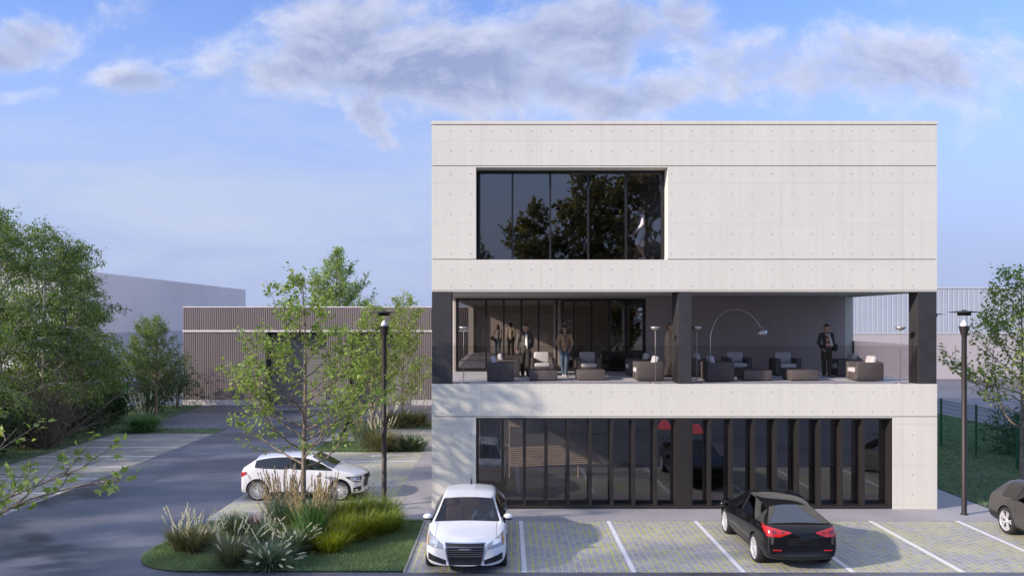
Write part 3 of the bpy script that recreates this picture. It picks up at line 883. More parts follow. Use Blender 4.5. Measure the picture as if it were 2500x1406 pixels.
def grow(seed, H, tr,  base, prof, nprim, elev=(18, 45), nsec=6, ntwig=4, leafn=5, lean=(0, 0), droop=0.0, twl=.45, wob=.04, up=.25, jit=(.72, 1.15)):
    """returns trunk/branch MB and leaf points"""
    g = np.random.default_rng(seed)
    mb = MB(); P = []; D = []
    n = 14
    tp = []
    for i in range(n + 1):
        f = i / n
        tp.append(np.array([lean[0] * f + wob * H * .25 * math.sin(f * 5 + seed) * f, lean[1] * f + wob * H * .25 * math.cos(f * 4 + seed * 2) * f, H * f]))
    rad = [tr * (1.25 if i == 0 else 1) * (1 - .93 * (i / n) ** .9) + .004 for i in range(n + 1)]
    mb.tube(tp, rad, 9)
    def trunk_at(z):
        f = min(max(z / H, 0), 1) * n; i = min(int(f), n - 1)
        return tp[i] + (tp[i + 1] - tp[i]) * (f - i)
    def branch(p0, d0, L, r0, nseg, sag):
        pts = [p0]; d = d0 / np.linalg.norm(d0)
        for k in range(nseg):
            d = d + g.normal(0, .13, 3) + np.array([0, 0, up * .35 - sag * (k / nseg)])
            d /= np.linalg.norm(d)
            pts.append(pts[-1] + d * L / nseg)
        return pts, [max(r0 * (1 - .85 * k / nseg), .0035) for k in range(nseg + 1)]
    az = g.uniform(0, 6.28)
    for k in range(nprim):
        f = (k + g.uniform(0, .8)) / nprim
        z = base + (H * .97 - base) * f
        az += 2.399 + g.normal(0, .35)
        L = prof(f) * g.uniform(*jit)
        e = R(g.uniform(*elev) + 25 * f)
        d0 = np.array([math.cos(az) * math.cos(e), math.sin(az) * math.cos(e), math.sin(e)])
        r0 = max(tr * .42 * (1 - .75 * f), .008)
        pts, rr = branch(trunk_at(z), d0, L, r0, 6, droop)
        mb.tube(pts, rr, 5, cap=False)
        ns = max(2, int(nsec * L / max(prof(.2), .1) + .5))
        for s in range(ns):
            t_ = .22 + .76 * (s + g.uniform(0, .8)) / ns
            i = min(int(t_ * 6), 5); p = pts[i] + (pts[i + 1] - pts[i]) * (t_ * 6 - i)
            dd = pts[i + 1] - pts[i]; dd = dd / np.linalg.norm(dd)
            side = np.cross(dd, [0, 0, 1]) * (1 if s % 2 else -1)
            d1 = dd * .75 + side * g.uniform(.5, 1.1) + np.array([0, 0, g.uniform(-.1, .35)])
            L1 = L * (1 - t_ * .55) * g.uniform(.28, .5) + .15
            q, qr = branch(p, d1, L1, r0 * .4, 4, droop * 1.3)
            mb.tube(q, qr, 4, cap=False)
            for w_ in range(ntwig):
                t2 = .25 + .75 * (w_ + g.uniform(0, 1)) / ntwig
                i = min(int(t2 * 4), 3); p2 = q[i] + (q[i + 1] - q[i]) * (t2 * 4 - i)
                d2 = (q[i + 1] - q[i]); d2 = d2 / np.linalg.norm(d2)
                d2 = d2 * .7 + g.normal(0, .55, 3) * np.array([1, 1, .5])
                d2[2] -= droop * .6
                d2 /= np.linalg.norm(d2)
                tl = twl * g.uniform(.5, 1.2)
                e2 = p2 + d2 * tl
                if ntwig <= 4 or w_ % 2 == 0: mb.tube([p2, p2 + d2 * tl * .5 + [0, 0, .02], e2], [.006, .0045, .003], 3, cap=False)
                for l in range(leafn):
                    tt = g.uniform(.1, 1.05)
                    P.append(p2 + d2 * tl * tt + g.normal(0, .035 + .05 * twl, 3)); D.append(d2)
    return mb, np.array(P), np.array(D), g

def tree(name, label, cat, loc, spec, leaf, bark, group=None, rz=0.0, keep=None):
    o = thing(name, label, cat, loc, rz, group)
    mb, P, D, g = grow(**spec)
    if keep is not None:
        k = keep(P); P = P[k]; D = D[k]
    mb.build('trunk', bark, o, False)
    leaves('crown', P, D, leaf[0], leaf[1], leaf[2], o, g, leaf[3] if len(leaf) > 3 else .3)
    return o

GT = 'young trees planted around the car park'
# the tree in the front island
tree('young_maple_tree', 'young maple tree rising from the ornamental grasses in front of the white hatchback', 'tree', (-5.66, 23.8, .03),
     dict(seed=5, H=6.85, tr=.085, base=1.55, prof=lambda f: 3.7 * (1 - f) ** .95 * (.80 + .20 * math.sin(f * 9)) + .25, nprim=36, elev=(2, 24), nsec=8, ntwig=5, leafn=7, twl=.36, up=.26),
     (.108, LEAF_M, m_leafA), m_bark, GT)
# trees on the rear islands
tree('young_maple_tree', 'slim young maple behind the left street lamp on the second grass island', 'tree', (-6.25, 39.6, .02),
     dict(seed=11, H=6.2, tr=.08, base=1.5, prof=lambda f: 1.75 * (1 - f) ** .6 + .25, nprim=34, elev=(5, 32), nsec=8, ntwig=5, leafn=5, twl=.36),
     (.115, LEAF_M, m_leafA), m_bark, GT)
tree('young_maple_tree', 'slim young maple on the farthest grass island close to the office corner', 'tree', (-5.65, 46.6, .02),
     dict(seed=23, H=6.95, tr=.09, base=1.5, prof=lambda f: 2.1 * (1 - f) ** .6 + .25, nprim=36, elev=(5, 32), nsec=8, ntwig=5, leafn=5, twl=.38),
     (.115, LEAF_M, m_leafA), m_bark, GT)
# right lawn
tree('young_maple_tree', 'leafy young maple on the right lawn behind the grey estate car', 'tree', (17.3, 28.6, .02),
     dict(seed=31, H=7.3, tr=.075, base=2.1, prof=lambda f: 2.7 * (1 - f) ** .65 + .25, nprim=38, elev=(4, 28), nsec=8, ntwig=5, leafn=5, twl=.36),
     (.12, LEAF_M, m_leafA), m_bark, GT)
# conifer-like tree behind the brown warehouse
tree('light_green_tree', 'light green pointed tree showing above the brown warehouse roof', 'tree', (-14.7, 73.5, 0),
     dict(seed=41, H=12.0, tr=.16, base=3.5, prof=lambda f: 5.6 * (1 - f) ** 1.1 * (.8 + .2 * math.sin(f * 20)) + .3, nprim=54, elev=(2, 24), nsec=10, ntwig=6, leafn=7, twl=.5),
     (.16, LEAF_O, m_leafD), m_bark)
# flowering tree seen through the rear windows of the terrace room
tree('flowering_tree', 'red flowering tree seen through the two rear windows of the terrace room', 'tree', (7.2, 56.5, 0),
     dict(seed=47, H=7.5, tr=.12, base=2.6, prof=lambda f: 2.6 * (1 - f * .8) ** .7 + .4, nprim=44, elev=(0, 40), nsec=8, ntwig=6, leafn=14, twl=.5),
     (.16, LEAF_O, m_leafE), m_bark)
# overhanging tree close to the camera on the left
tree('overhanging_maple_tree', 'near maple reaching its leafy branches in from the left edge', 'tree', (-10.3, 13.4, 0),
     dict(seed=62, H=4.6, tr=.11, base=1.1, prof=lambda f: 4.6 * (1 - f) ** .6 + .3, nprim=30, elev=(-6, 10), nsec=8, ntwig=3, leafn=4, twl=.34, up=.12),
     (.14, LEAF_M, m_leafA), m_bark)
# street trees outside the frame towards the sun: their shade falls on the paving
for (x, y, s_, rz) in ((-14.5, 11.5, 1.15, 1.2),):
    o = tree('roadside_maple_tree', 'roadside maple beyond the left edge shading the paving', 'tree', (x, y, 0),
         dict(seed=71, H=9.5, tr=.16, base=2.2, prof=lambda f: 4.2 * (1 - f) ** .6 + .5, nprim=36, elev=(8, 35), nsec=7, ntwig=4, leafn=3, twl=.45),
         (.15, LEAF_M, m_leafA), m_bark)

# birches along the left lawn: two grown once, then copied
GB = 'birch trees along the left lawn'
bir = []
for sd, H in ((81, 10.3), (87, 9.4)):
    bir.append(tree('birch_tree', 'tall birch', 'tree', (0, 0, 0),
        dict(seed=sd, H=H, tr=.15, base=1.3, prof=lambda f: 3.3 * (1 - f) ** .5 * (.75 + .25 * math.sin(f * 11)) + .5, nprim=44, elev=(12, 58), nsec=9, ntwig=8, leafn=11, twl=.72, droop=.6, jit=(.45, 1.4)),
        (.105, LEAF_O, m_leafB, .7), m_birch, GB))
spots = [(-21.8, 40.2, .98, 1.4, 0, 'tall birch right behind the dry bush, second from the left edge'), (-23.2, 46.4, .92, 5.2, 0, 'birch whose crown reaches furthest over the pale warehouse wall'),          (-22.6, 37.2, 1.02, 0, 0, 'tall birch with drooping crown nearest the left edge of the picture'),
         (-22.4, 43.4, 1.0, 2.1, 1, 'tall birch standing in front of the pale gable wall'),
         (-25.6, 41.0, 1.08, 1.0, 0, 'tall birch at the back of the left row, between the two front birches'),
         (-22.2, 33.2, .84, 3.0, 1, 'shorter birch behind the twiggy dry bush at the left edge'),
         (-23.8, 47.8, .60, 4.0, 0, 'low dark birch beside the small conical trees'),
         (-23.3, 27.5, .95, 5.0, 1, 'birch of the left row just outside the frame, third towards the road'),
         (-22.7, 22.5, 1.0, 2.6, 0, 'birch of the left row outside the frame, second towards the road'),
         (-23.2, 17.0, .95, .6, 1, 'birch of the left row outside the frame, nearest to the road'),
         (-24.5, 11.0, .95, 1.6, 0, 'birch outside the frame on the roadside corner'),
         (-27.0, 20.0, 1.05, 3.6, 1, 'birch outside the frame at the back of the left row')]
for i, (x, y, s_, rz, k, lab) in enumerate(spots):
    o = bir[k] if i < 2 else copy_tree(bir[k])
    if i < 2: o = bir[i]
    o.location = (x, y, 0); o.rotation_euler = (0, 0, rz); o.scale = (s_, s_, s_); o['label'] = lab
# small conical trees between hedge and brown warehouse
GC = 'small conical trees beside the left lawn'
cn = tree('conical_tree', 'small conical light green tree with bare stem at the lawn edge beside the plume grass', 'tree', (-20.65, 50.3, .02),
     dict(seed=91, H=5.9, tr=.085, base=1.5, prof=lambda f: 2.0 * (1 - f) ** .85 + .15, nprim=44, elev=(0, 26), nsec=9, ntwig=5, leafn=7, twl=.32),
     (.09, LEAF_O, m_leafB), m_bark, GC)
for (x, y, s_, rz, lab) in ((-22.6, 53.0, .98, 2.0, 'small conical tree behind the plume grass, left of the one with a bare stem'), (-23.4, 47.6, .98, 3.2, 'small conical tree in the shade next to the birches')):
    o = copy_tree(cn); o.location = (x, y, .02); o.rotation_euler = (0, 0, rz); o.scale = (s_,) * 3; o['label'] = lab
# trees across the road behind the camera: they show mirrored in the upper window
GR = 'roadside trees across the front road'
rt = tree('tall_roadside_tree', 'tall tree across the road', 'tree', (0, 0, 0),
     dict(seed=97, H=17.5, tr=.3, base=3, prof=lambda f: 6.2 * (1 - f) ** .75 * (.75 + .25 * math.sin(f * 14)) + .6, nprim=50, elev=(-5, 30), nsec=9, ntwig=5, leafn=7, twl=1.0, jit=(.5, 1.35)),
     (.40, LEAF_O, m_leafR), m_bark, GR)
for i, (x, y, s_, rz, lab) in enumerate(((11.4, -16, 1.2, 0, 'tall tree mirrored at the right of the upper window'), (2.2, -18, .86, 2, 'lower tree mirrored at the middle of the upper window'), (-2.6, -17, .70, 4, 'low tree mirrored at the left of the upper window'), (7.2, -19, 1.06, 5, 'tree standing behind the others, mirrored between them in the upper window'))):
    o = rt if i == 0 else copy_tree(rt)
    o.location = (x, y, 0); o.rotation_euler = (0, 0, rz); o.scale = (s_,) * 3; o['label'] = lab

# ---------------------------------------------------------------- shrubs
def shrub(label, loc, rx_, ry_, h, n, seed, size=.12, mat=None, group='dark evergreen shrubs along the left lawn', name='evergreen_shrub'):
    o = thing(name, label, 'shrub', loc, 0, group)
    g = np.random.default_rng(seed)
    nc = 26
    cl = np.stack([g.uniform(-1, 1, nc) * rx_ * .62, g.uniform(-1, 1, nc) * ry_ * .62, g.uniform(.2, .78, nc) * h], 1)
    cr = g.uniform(.26, .44, nc) * min(rx_, ry_, h * .8)
    idx = g.integers(0, nc, n)
    d = g.normal(0, 1, (n, 3)); d /= np.linalg.norm(d, axis=1, keepdims=True)
    P = cl[idx] + d * (cr[idx] * g.uniform(.75, 1.08, n))[:, None]
    P[:, 2] = np.maximum(P[:, 2], .04)
    leaves('foliage', P, d + [0, 0, .4], size, LEAF_O, mat or m_leafC, o, g, .1, .8)
    mb = MB()
    for k in range(9):
        c = cl[k]; mb.tube([(c[0] * .15, c[1] * .15, 0), (c[0] * .5, c[1] * .5, c[2] * .5), tuple(c)], [.03, .02, .008], 5, cap=False)
    mb.build('stem', m_bark, o, False)
    return o
sh = [(-21.6, 55.8, 1.9, 1.9, 3.5, 'dark shrub touching the brown warehouse corner'), (-21.9, 52.8, 1.4, 1.6, 2.6, 'low dark shrub behind the stem of the small conical tree'),
      (-22.0, 47.6, 1.2, 1.5, 2.0, 'dark shrub left of the plume grass'), (-21.7, 44.3, 1.1, 1.6, 2.1, 'dark shrub beside the end of the left bays'),
      (-21.6, 41.3, 1.1, 1.6, 2.0, 'dark shrub beside the third bay line of the left car park'), (-21.7, 38.3, 1.2, 1.6, 2.2, 'dark shrub below the tallest birch'),
      (-21.6, 35.3, 1.2, 1.6, 2.0, 'dark shrub behind the overhanging leaves'), (-21.7, 32.2, 1.2, 1.6, 2.1, 'dark shrub at the left edge of the frame'),
      (-21.7, 28.8, 1.2, 1.7, 2.1, 'dark shrub of the left hedge just outside the frame')]
for i, (x, y, a, b, h_, lab) in enumerate(sh): shrub(lab, (x, y, 0), a, b, h_, 4200, 200 + i)
for i, y_ in enumerate((10, 14, 18, 22, 26, 30, 34, 38, 42, 46, 50, 54)):
    shrub('tall understorey shrub behind the dark hedge, %s from the brown warehouse' % ('nearest one', 'second one', 'third one', 'fourth one', 'fifth one', 'sixth one')[11 - i] if i > 5 else 'tall understorey shrub of the second row outside the frame', (-24.3 - .5 * (i % 2), y_, 0), 1.5, 2.1, 4.0, 2600, 260 + i, .15, m_leafB, 'understorey shrubs under the left birches', 'understorey_shrub')
shrub('dark round shrub behind the green fence on the right lawn', (22.4, 37.0, 0), 1.7, 1.7, 1.9, 4200, 230, .12, None, None)
# dry twiggy bush at the left edge
o = thing('dry_bush', 'leafless brown twiggy bush at the left edge below the birches', 'bush', (-20.9, 38.4, 0))
g = np.random.default_rng(5); mb = MB()
for k in range(230):
    a = g.uniform(0, 6.28); e = R(g.uniform(28, 80)); L = g.uniform(2.2, 5.0)
    d = np.array([math.cos(a) * math.cos(e), math.sin(a) * math.cos(e), math.sin(e)])
    p = np.array([g.normal(0, .25), g.normal(0, .25), 0.0]); pts = [p]
    for s_ in range(5):
        d = d + g.normal(0, .10, 3); d /= np.linalg.norm(d); pts.append(pts[-1] + d * L / 5)
    mb.tube(pts, [.016, .013, .010, .008, .006, .004], 3, cap=False)
    for s_ in (2, 3, 4):
        q = pts[s_]; d2 = d + g.normal(0, .5, 3); d2 /= np.linalg.norm(d2); mb.tube([q, q + d2 * .35, q + d2 * .6 + [0, 0, .06]], [.006, .005, .003], 3, cap=False)
mb.build('twigs', m_twig, o, False)

# ---------------------------------------------------------------- ornamental grasses
def gmat(name, c0, c1, c2, tr=.25): return leafmat(name, c0, c1, c2, tr, .5)
m_gb = gmat('blue_green_blade', (.07, .115, .08), (.14, .195, .135), (.23, .28, .20))
m_gg = gmat('fresh_green_blade', (.07, .17, .05), (.12, .25, .08), (.20, .32, .12))
m_gy = gmat('yellow_green_blade', (.15, .18, .015), (.26, .30, .03), (.36, .38, .07), .4)
m_gg2 = gmat('soft_green_blade', (.10, .15, .02), (.17, .24, .035), (.26, .32, .07), .35)
m_gt = gmat('straw_green_blade', (.12, .125, .065), (.20, .20, .11), (.29, .27, .16))
m_gp = gmat('purple_haze_blade', (.14, .06, .11), (.24, .10, .18), (.33, .17, .25))
m_plw = gmat('white_plume', (.62, .59, .54), (.72, .69, .65), (.80, .78, .74), .3)
m_plp = gmat('pinkish_plume', (.34, .25, .21), (.46, .36, .31), (.56, .46, .40), .3)
m_plg = gmat('golden_plume', (.42, .32, .20), (.52, .41, .27), (.62, .52, .38), .3)
def blades(g, n, r0, L, tilt, curve, w, zc=0.0, seg=4):
    a = g.uniform(0, 2 * PI, n); rr = r0 * np.sqrt(g.uniform(0, 1, n))
    b0 = np.stack([rr * np.cos(a), rr * np.sin(a), np.zeros(n)], 1)
    az = a + g.normal(0, .6, n)
    th = np.abs(g.normal(tilt, tilt * .5 + .06, n)); cv = curve * g.uniform(.4, 1.4, n)
    Ls = L * g.uniform(.55, 1.1, n)
    h = np.stack([np.cos(az), np.sin(az), np.zeros(n)], 1)
    sd = np.stack([-np.sin(az + g.normal(0, .5, n)), np.cos(az), np.zeros(n)], 1)
    pts = [b0]
    for k in range(seg):
        t_ = th + cv * (k + .5) / seg
        pts.append(pts[-1] + (h * np.sin(t_)[:, None] + np.array([0, 0, 1]) * np.cos(t_)[:, None]) * (Ls / seg)[:, None])
    ws = w * np.array([.7, 1.0, .85, .55, .08])[:seg + 1] if seg == 4 else w * np.linspace(1, .1, seg + 1)
    V = np.stack([np.stack([pts[k] - sd * ws[k] / 2, pts[k] + sd * ws[k] / 2], 1) for k in range(seg + 1)], 1)  # n,seg+1,2,3
    V[..., 2] = np.maximum(V[..., 2], .015)
    base = np.arange(n)[:, None] * (seg + 1) * 2
    k = np.arange(seg)[None, :] * 2
    F = np.stack([base + k, base + k + 1, base + k + 3, base + k + 2], 2).reshape(-1, 4)
    return V.reshape(-1, 3), F, pts, th, cv, h
def plume_clump(name, label, loc, blade, plume=None, group=None, seed=0, cat='ornamental grass'):
    o = thing(name, label, cat, loc, 0, group)
    g = np.random.default_rng(seed)
    V, F, *_ = blades(g, int(blade[0] * 1.5), *blade[1:6])
    quads_mesh('leaves', V, F, blade[6], o)
    if plume:
        n, r0, L, tilt, curve, pl, pr, pm, sm_ = plume
        V, F, pts, th, cv, h = blades(g, n, r0, L, tilt, curve, .008)
        quads_mesh('stalks', V, F, sm_, o)
        # each plume is a spindle of many short fine bristles around the upper stalk
        Q = []
        for i in range(n):
            e = pts[-1][i]; d = pts[-1][i] - pts[-2][i]; d = d / np.linalg.norm(d)
            m = 30
            f = g.uniform(0, 1, m)
            env = np.sin(np.clip(f * .93 + .07, 0, 1) * PI) ** .7
            c = e[None] + d[None] * ((f - .45) * pl)[:, None]
            a = g.normal(0, 1, (m, 3)); a -= (a @ d)[:, None] * d[None]; a /= np.linalg.norm(a, axis=1, keepdims=True) + 1e-9
            out = a * (pr * env)[:, None]
            sd = np.cross(a, d) * pr * .38
            tip = c + out + d[None] * pl * .16
            b = c - out * .1
            Q.append(np.stack([b - sd, b + sd, tip + sd * .3, tip - sd * .3], 1))
        polys_mesh('plumes', np.concatenate(Q), pm, o)
    return o
GI = 'ornamental grasses in the front island bed'
def I(px, py): x, y = G(px, py, .03); return (x, y, .03)
PC = plume_clump
PC('plume_grass', 'pale plume grass at the far left tip of the front island', I(437, 1346), (420, .13, .78, .22, .9, .014, m_gt), (22, .12, .98, .16, .3, .24, .028, m_plw, m_gt), GI, 301)
PC('plume_grass', 'pale plume grass second from the left tip of the front island', I(478, 1350), (420, .14, .75, .24, .9, .014, m_gt), (22, .13, .95, .18, .35, .24, .028, m_plw, m_gt), GI, 302)
PC('plume_grass', 'smaller hazy plume grass just behind the two at the left tip', I(512, 1330), (300, .12, .62, .28, 1.0, .012, m_gt), (12, .12, .72, .2, .4, .18, .018, m_plw, m_gt), GI, 303)
PC('plume_grass', 'straw coloured plume grass arching at the front edge of the island', I(567, 1384), (520, .15, .85, .28, 1.0, .014, m_gt), (24, .13, 1.0, .22, .5, .25, .028, m_plw, m_gt), GI, 304)
PC('fountain_grass', 'blue green fountain grass with white tips at the front of the island', I(662, 1388), (330, .10, .80, .45, .8, .022, m_gb), (34, .10, .82, .36, .8, .20, .030, m_plw, m_gb), GI, 305)
PC('fountain_grass', 'blue green fountain grass with white tips behind the front one', I(715, 1352), (330, .10, .80, .45, .8, .022, m_gb), (30, .10, .85, .34, .8, .20, .030, m_plw, m_gb), GI, 306)
PC('fountain_grass', 'spiky blue green grass without plumes behind the purple tuft', I(572, 1308), (320, .12, .68, .35, .5, .024, m_gb), (10, .08, .66, .22, .3, .16, .018, m_plw, m_gb), GI, 307)
PC('fountain_grass', 'white tipped fountain grass in the middle of the island bed', I(640, 1325), (330, .12, .72, .4, .8, .02, m_gb), (26, .12, .78, .34, .7, .17, .02, m_plw, m_gb), GI, 308)
PC('muhly_grass', 'hazy purple tuft of grass between the green clumps', I(612, 1296), (700, .22, .52, .35, .7, .008, m_gp), None, GI, 309)
PC('feather_reed_grass', 'tall feather reed grass with pinkish plumes left of the tree trunk', I(690, 1305), (420, .18, 1.15, .22, .45, .022, m_gb), (64, .24, 1.5, .14, .12, .48, .036, m_plp, m_gb), GI, 310)
PC('feather_reed_grass', 'tall feather reed grass with golden plumes in front of the tree trunk', I(757, 1338), (380, .13, 1.25, .15, .35, .034, m_gg), (58, .18, 1.5, .13, .12, .46, .036, m_plg, m_gg), GI, 311)
PC('feather_reed_grass', 'straw plumed reed grass right behind the tree trunk', I(790, 1300), (300, .15, .85, .2, .4, .020, m_gt), (40, .2, 1.3, .12, .12, .42, .034, m_plp, m_gt), GI, 312)
PC('mounded_grass', 'soft green mounded grass between the two reed grasses', I(722, 1318), (600, .22, .62, .45, 1.1, .010, m_gy), None, GI, 313)
ye = [(800, 1345, .62, 'yellow green mounded grass at the front corner of the bed'), (845, 1322, .72, 'yellow green mounded grass second along the bed edge'), (893, 1310, .72, 'yellow green mounded grass third along the bed edge'),
      (940, 1298, .66, 'yellow green mounded grass at the right end of the bed'), (830, 1290, .82, 'tall yellow green mounded grass behind the bed edge, left one'), (880, 1278, .82, 'tall yellow green mounded grass behind the bed edge, middle one'), (930, 1276, .78, 'tall yellow green mounded grass behind the bed edge, next to the lamp')]
for i, (px, py, L, lab) in enumerate(ye):
    PC('mounded_grass', lab, I(px, py), (1000, .27, L * 1.08, .42, .75, .016, m_gy if i in (0, 1, 2, 4) else m_gg2), (40, .27, L * 1.25, .28, .4, .10, .014, m_gt, m_gy), GI, 320 + i)
GJ = 'ornamental grasces on the rear islands'.replace('grasces', 'grasses')
def J(px, py): x, y = G(px, py, .02); return (x, y, .02)
PC('feather_reed_grass', 'feather reed grass with grey plumes on the second island left of the lamp', J(893, 1094), (420, .25, 1.2, .2, .4, .03, m_gb), (44, .3, 1.75, .16, .2, .5, .035, m_plp, m_gb), GJ, 340)
PC('plume_grass', 'bushy straw plume grass on the second island behind the lamp post', J(930, 1100), (1100, .35, 1.25, .3, 1.3, .02, m_gt), (22, .2, 1.9, .14, .2, .4, .05, m_plw, m_gt), GJ, 341)
PC('fountain_grass', 'low blue green spiky grass at the right end of the second island', J(1001, 1098), (380, .25, .85, .5, .6, .04, m_gb), (26, .2, .8, .4, .5, .2, .03, m_plw, m_gb), GJ, 342)
PC('plume_grass', 'round straw plume grass on the farthest island under the tree', J(968, 1042), (1000, .35, 1.15, .35, 1.4, .025, m_gt), (12, .25, 1.7, .2, .2, .4, .05, m_plw, m_gt), GJ, 343)
PC('plume_grass', 'round straw plume grass on the farthest island beside the office wall', J(1012, 1040), (1000, .35, 1.15, .35, 1.4, .025, m_gt), (16, .25, 1.85, .16, .2, .45, .05, m_plw, m_gt), GJ, 344)
PC('plume_grass', 'round plume grass at the far end of the left car park', J(352, 1052), (1300, .35, 1.2, .4, 1.5, .022, m_gg), (20, .2, 1.75, .16, .2, .4, .045, m_plw, m_gt), None, 345)
# ---------------------------------------------------------------- cars
def carpaint(name, col, rough=.35, coat=1.0, metal=0.0):
    return M(name, col, rough, metal, var=.03, vs=1.5, coat=coat, coatr=.03)
m_white = carpaint('white_car_paint', (.80, .80, .81))
m_white2 = carpaint('pearl_white_car_paint', (.74, .73, .75))
m_black = M('black_car_paint', (.003, .003, .004), .6, 0, var=.03, coat=.8, coatr=.02, spec=.1)
m_grey = carpaint('grey_car_paint', (.075, .070, .066), .5, .35, .3)
m_trimb = M('black_car_trim', (.012, .012, .013), .45, var=.05)
m_barg = M('satin_grey_bar', (.22, .22, .24), .3, metal=.6)
m_arch = M('wheel_arch_lining', (.008, .008, .008), .9)
m_tyre = M('tyre_rubber', (.016, .016, .017), .8, var=.1, vs=10)
m_rim = M('silver_rim', (.66, .66, .68), .3, metal=.35, var=.03)
m_chrome = M('chrome', (.72, .72, .74), .12, metal=1.0, var=.02)
m_hl = M('headlight_lens', (.30, .32, .36), .08, var=.15, vs=9, coat=1.0)
m_hlw = M('headlight_reflector', (.80, .80, .82), .12, metal=.6, var=.05)
m_red = M('red_tail_lens', (.45, .012, .010), .15, var=.2, vs=9, coat=1.0)
m_redd = M('dark_red_tail_lens', (.16, .02, .02), .15, coat=1.0)
m_amb = M('amber_lens', (.75, .32, .03), .2, coat=1.0)
m_seat = M('tan_leather', (.25, .13, .085), .5, var=.1)
m_seatd = M('dark_upholstery', (.03, .03, .033), .7)
g_car = glass('car_window_glass', (.20, .20, .21), .09)
g_carw = glass('windscreen_glass', (.66, .67, .68), .06)
g_sun = glass('black_car_rear_glass', (.10, .10, .11), .16)

def ev_mesh(o):
    dg = bpy.context.evaluated_depsgraph_get()
    dg.update()
    return bpy.data.meshes.new_from_object(o.evaluated_get(dg), preserve_all_data_layers=True, depsgraph=dg)

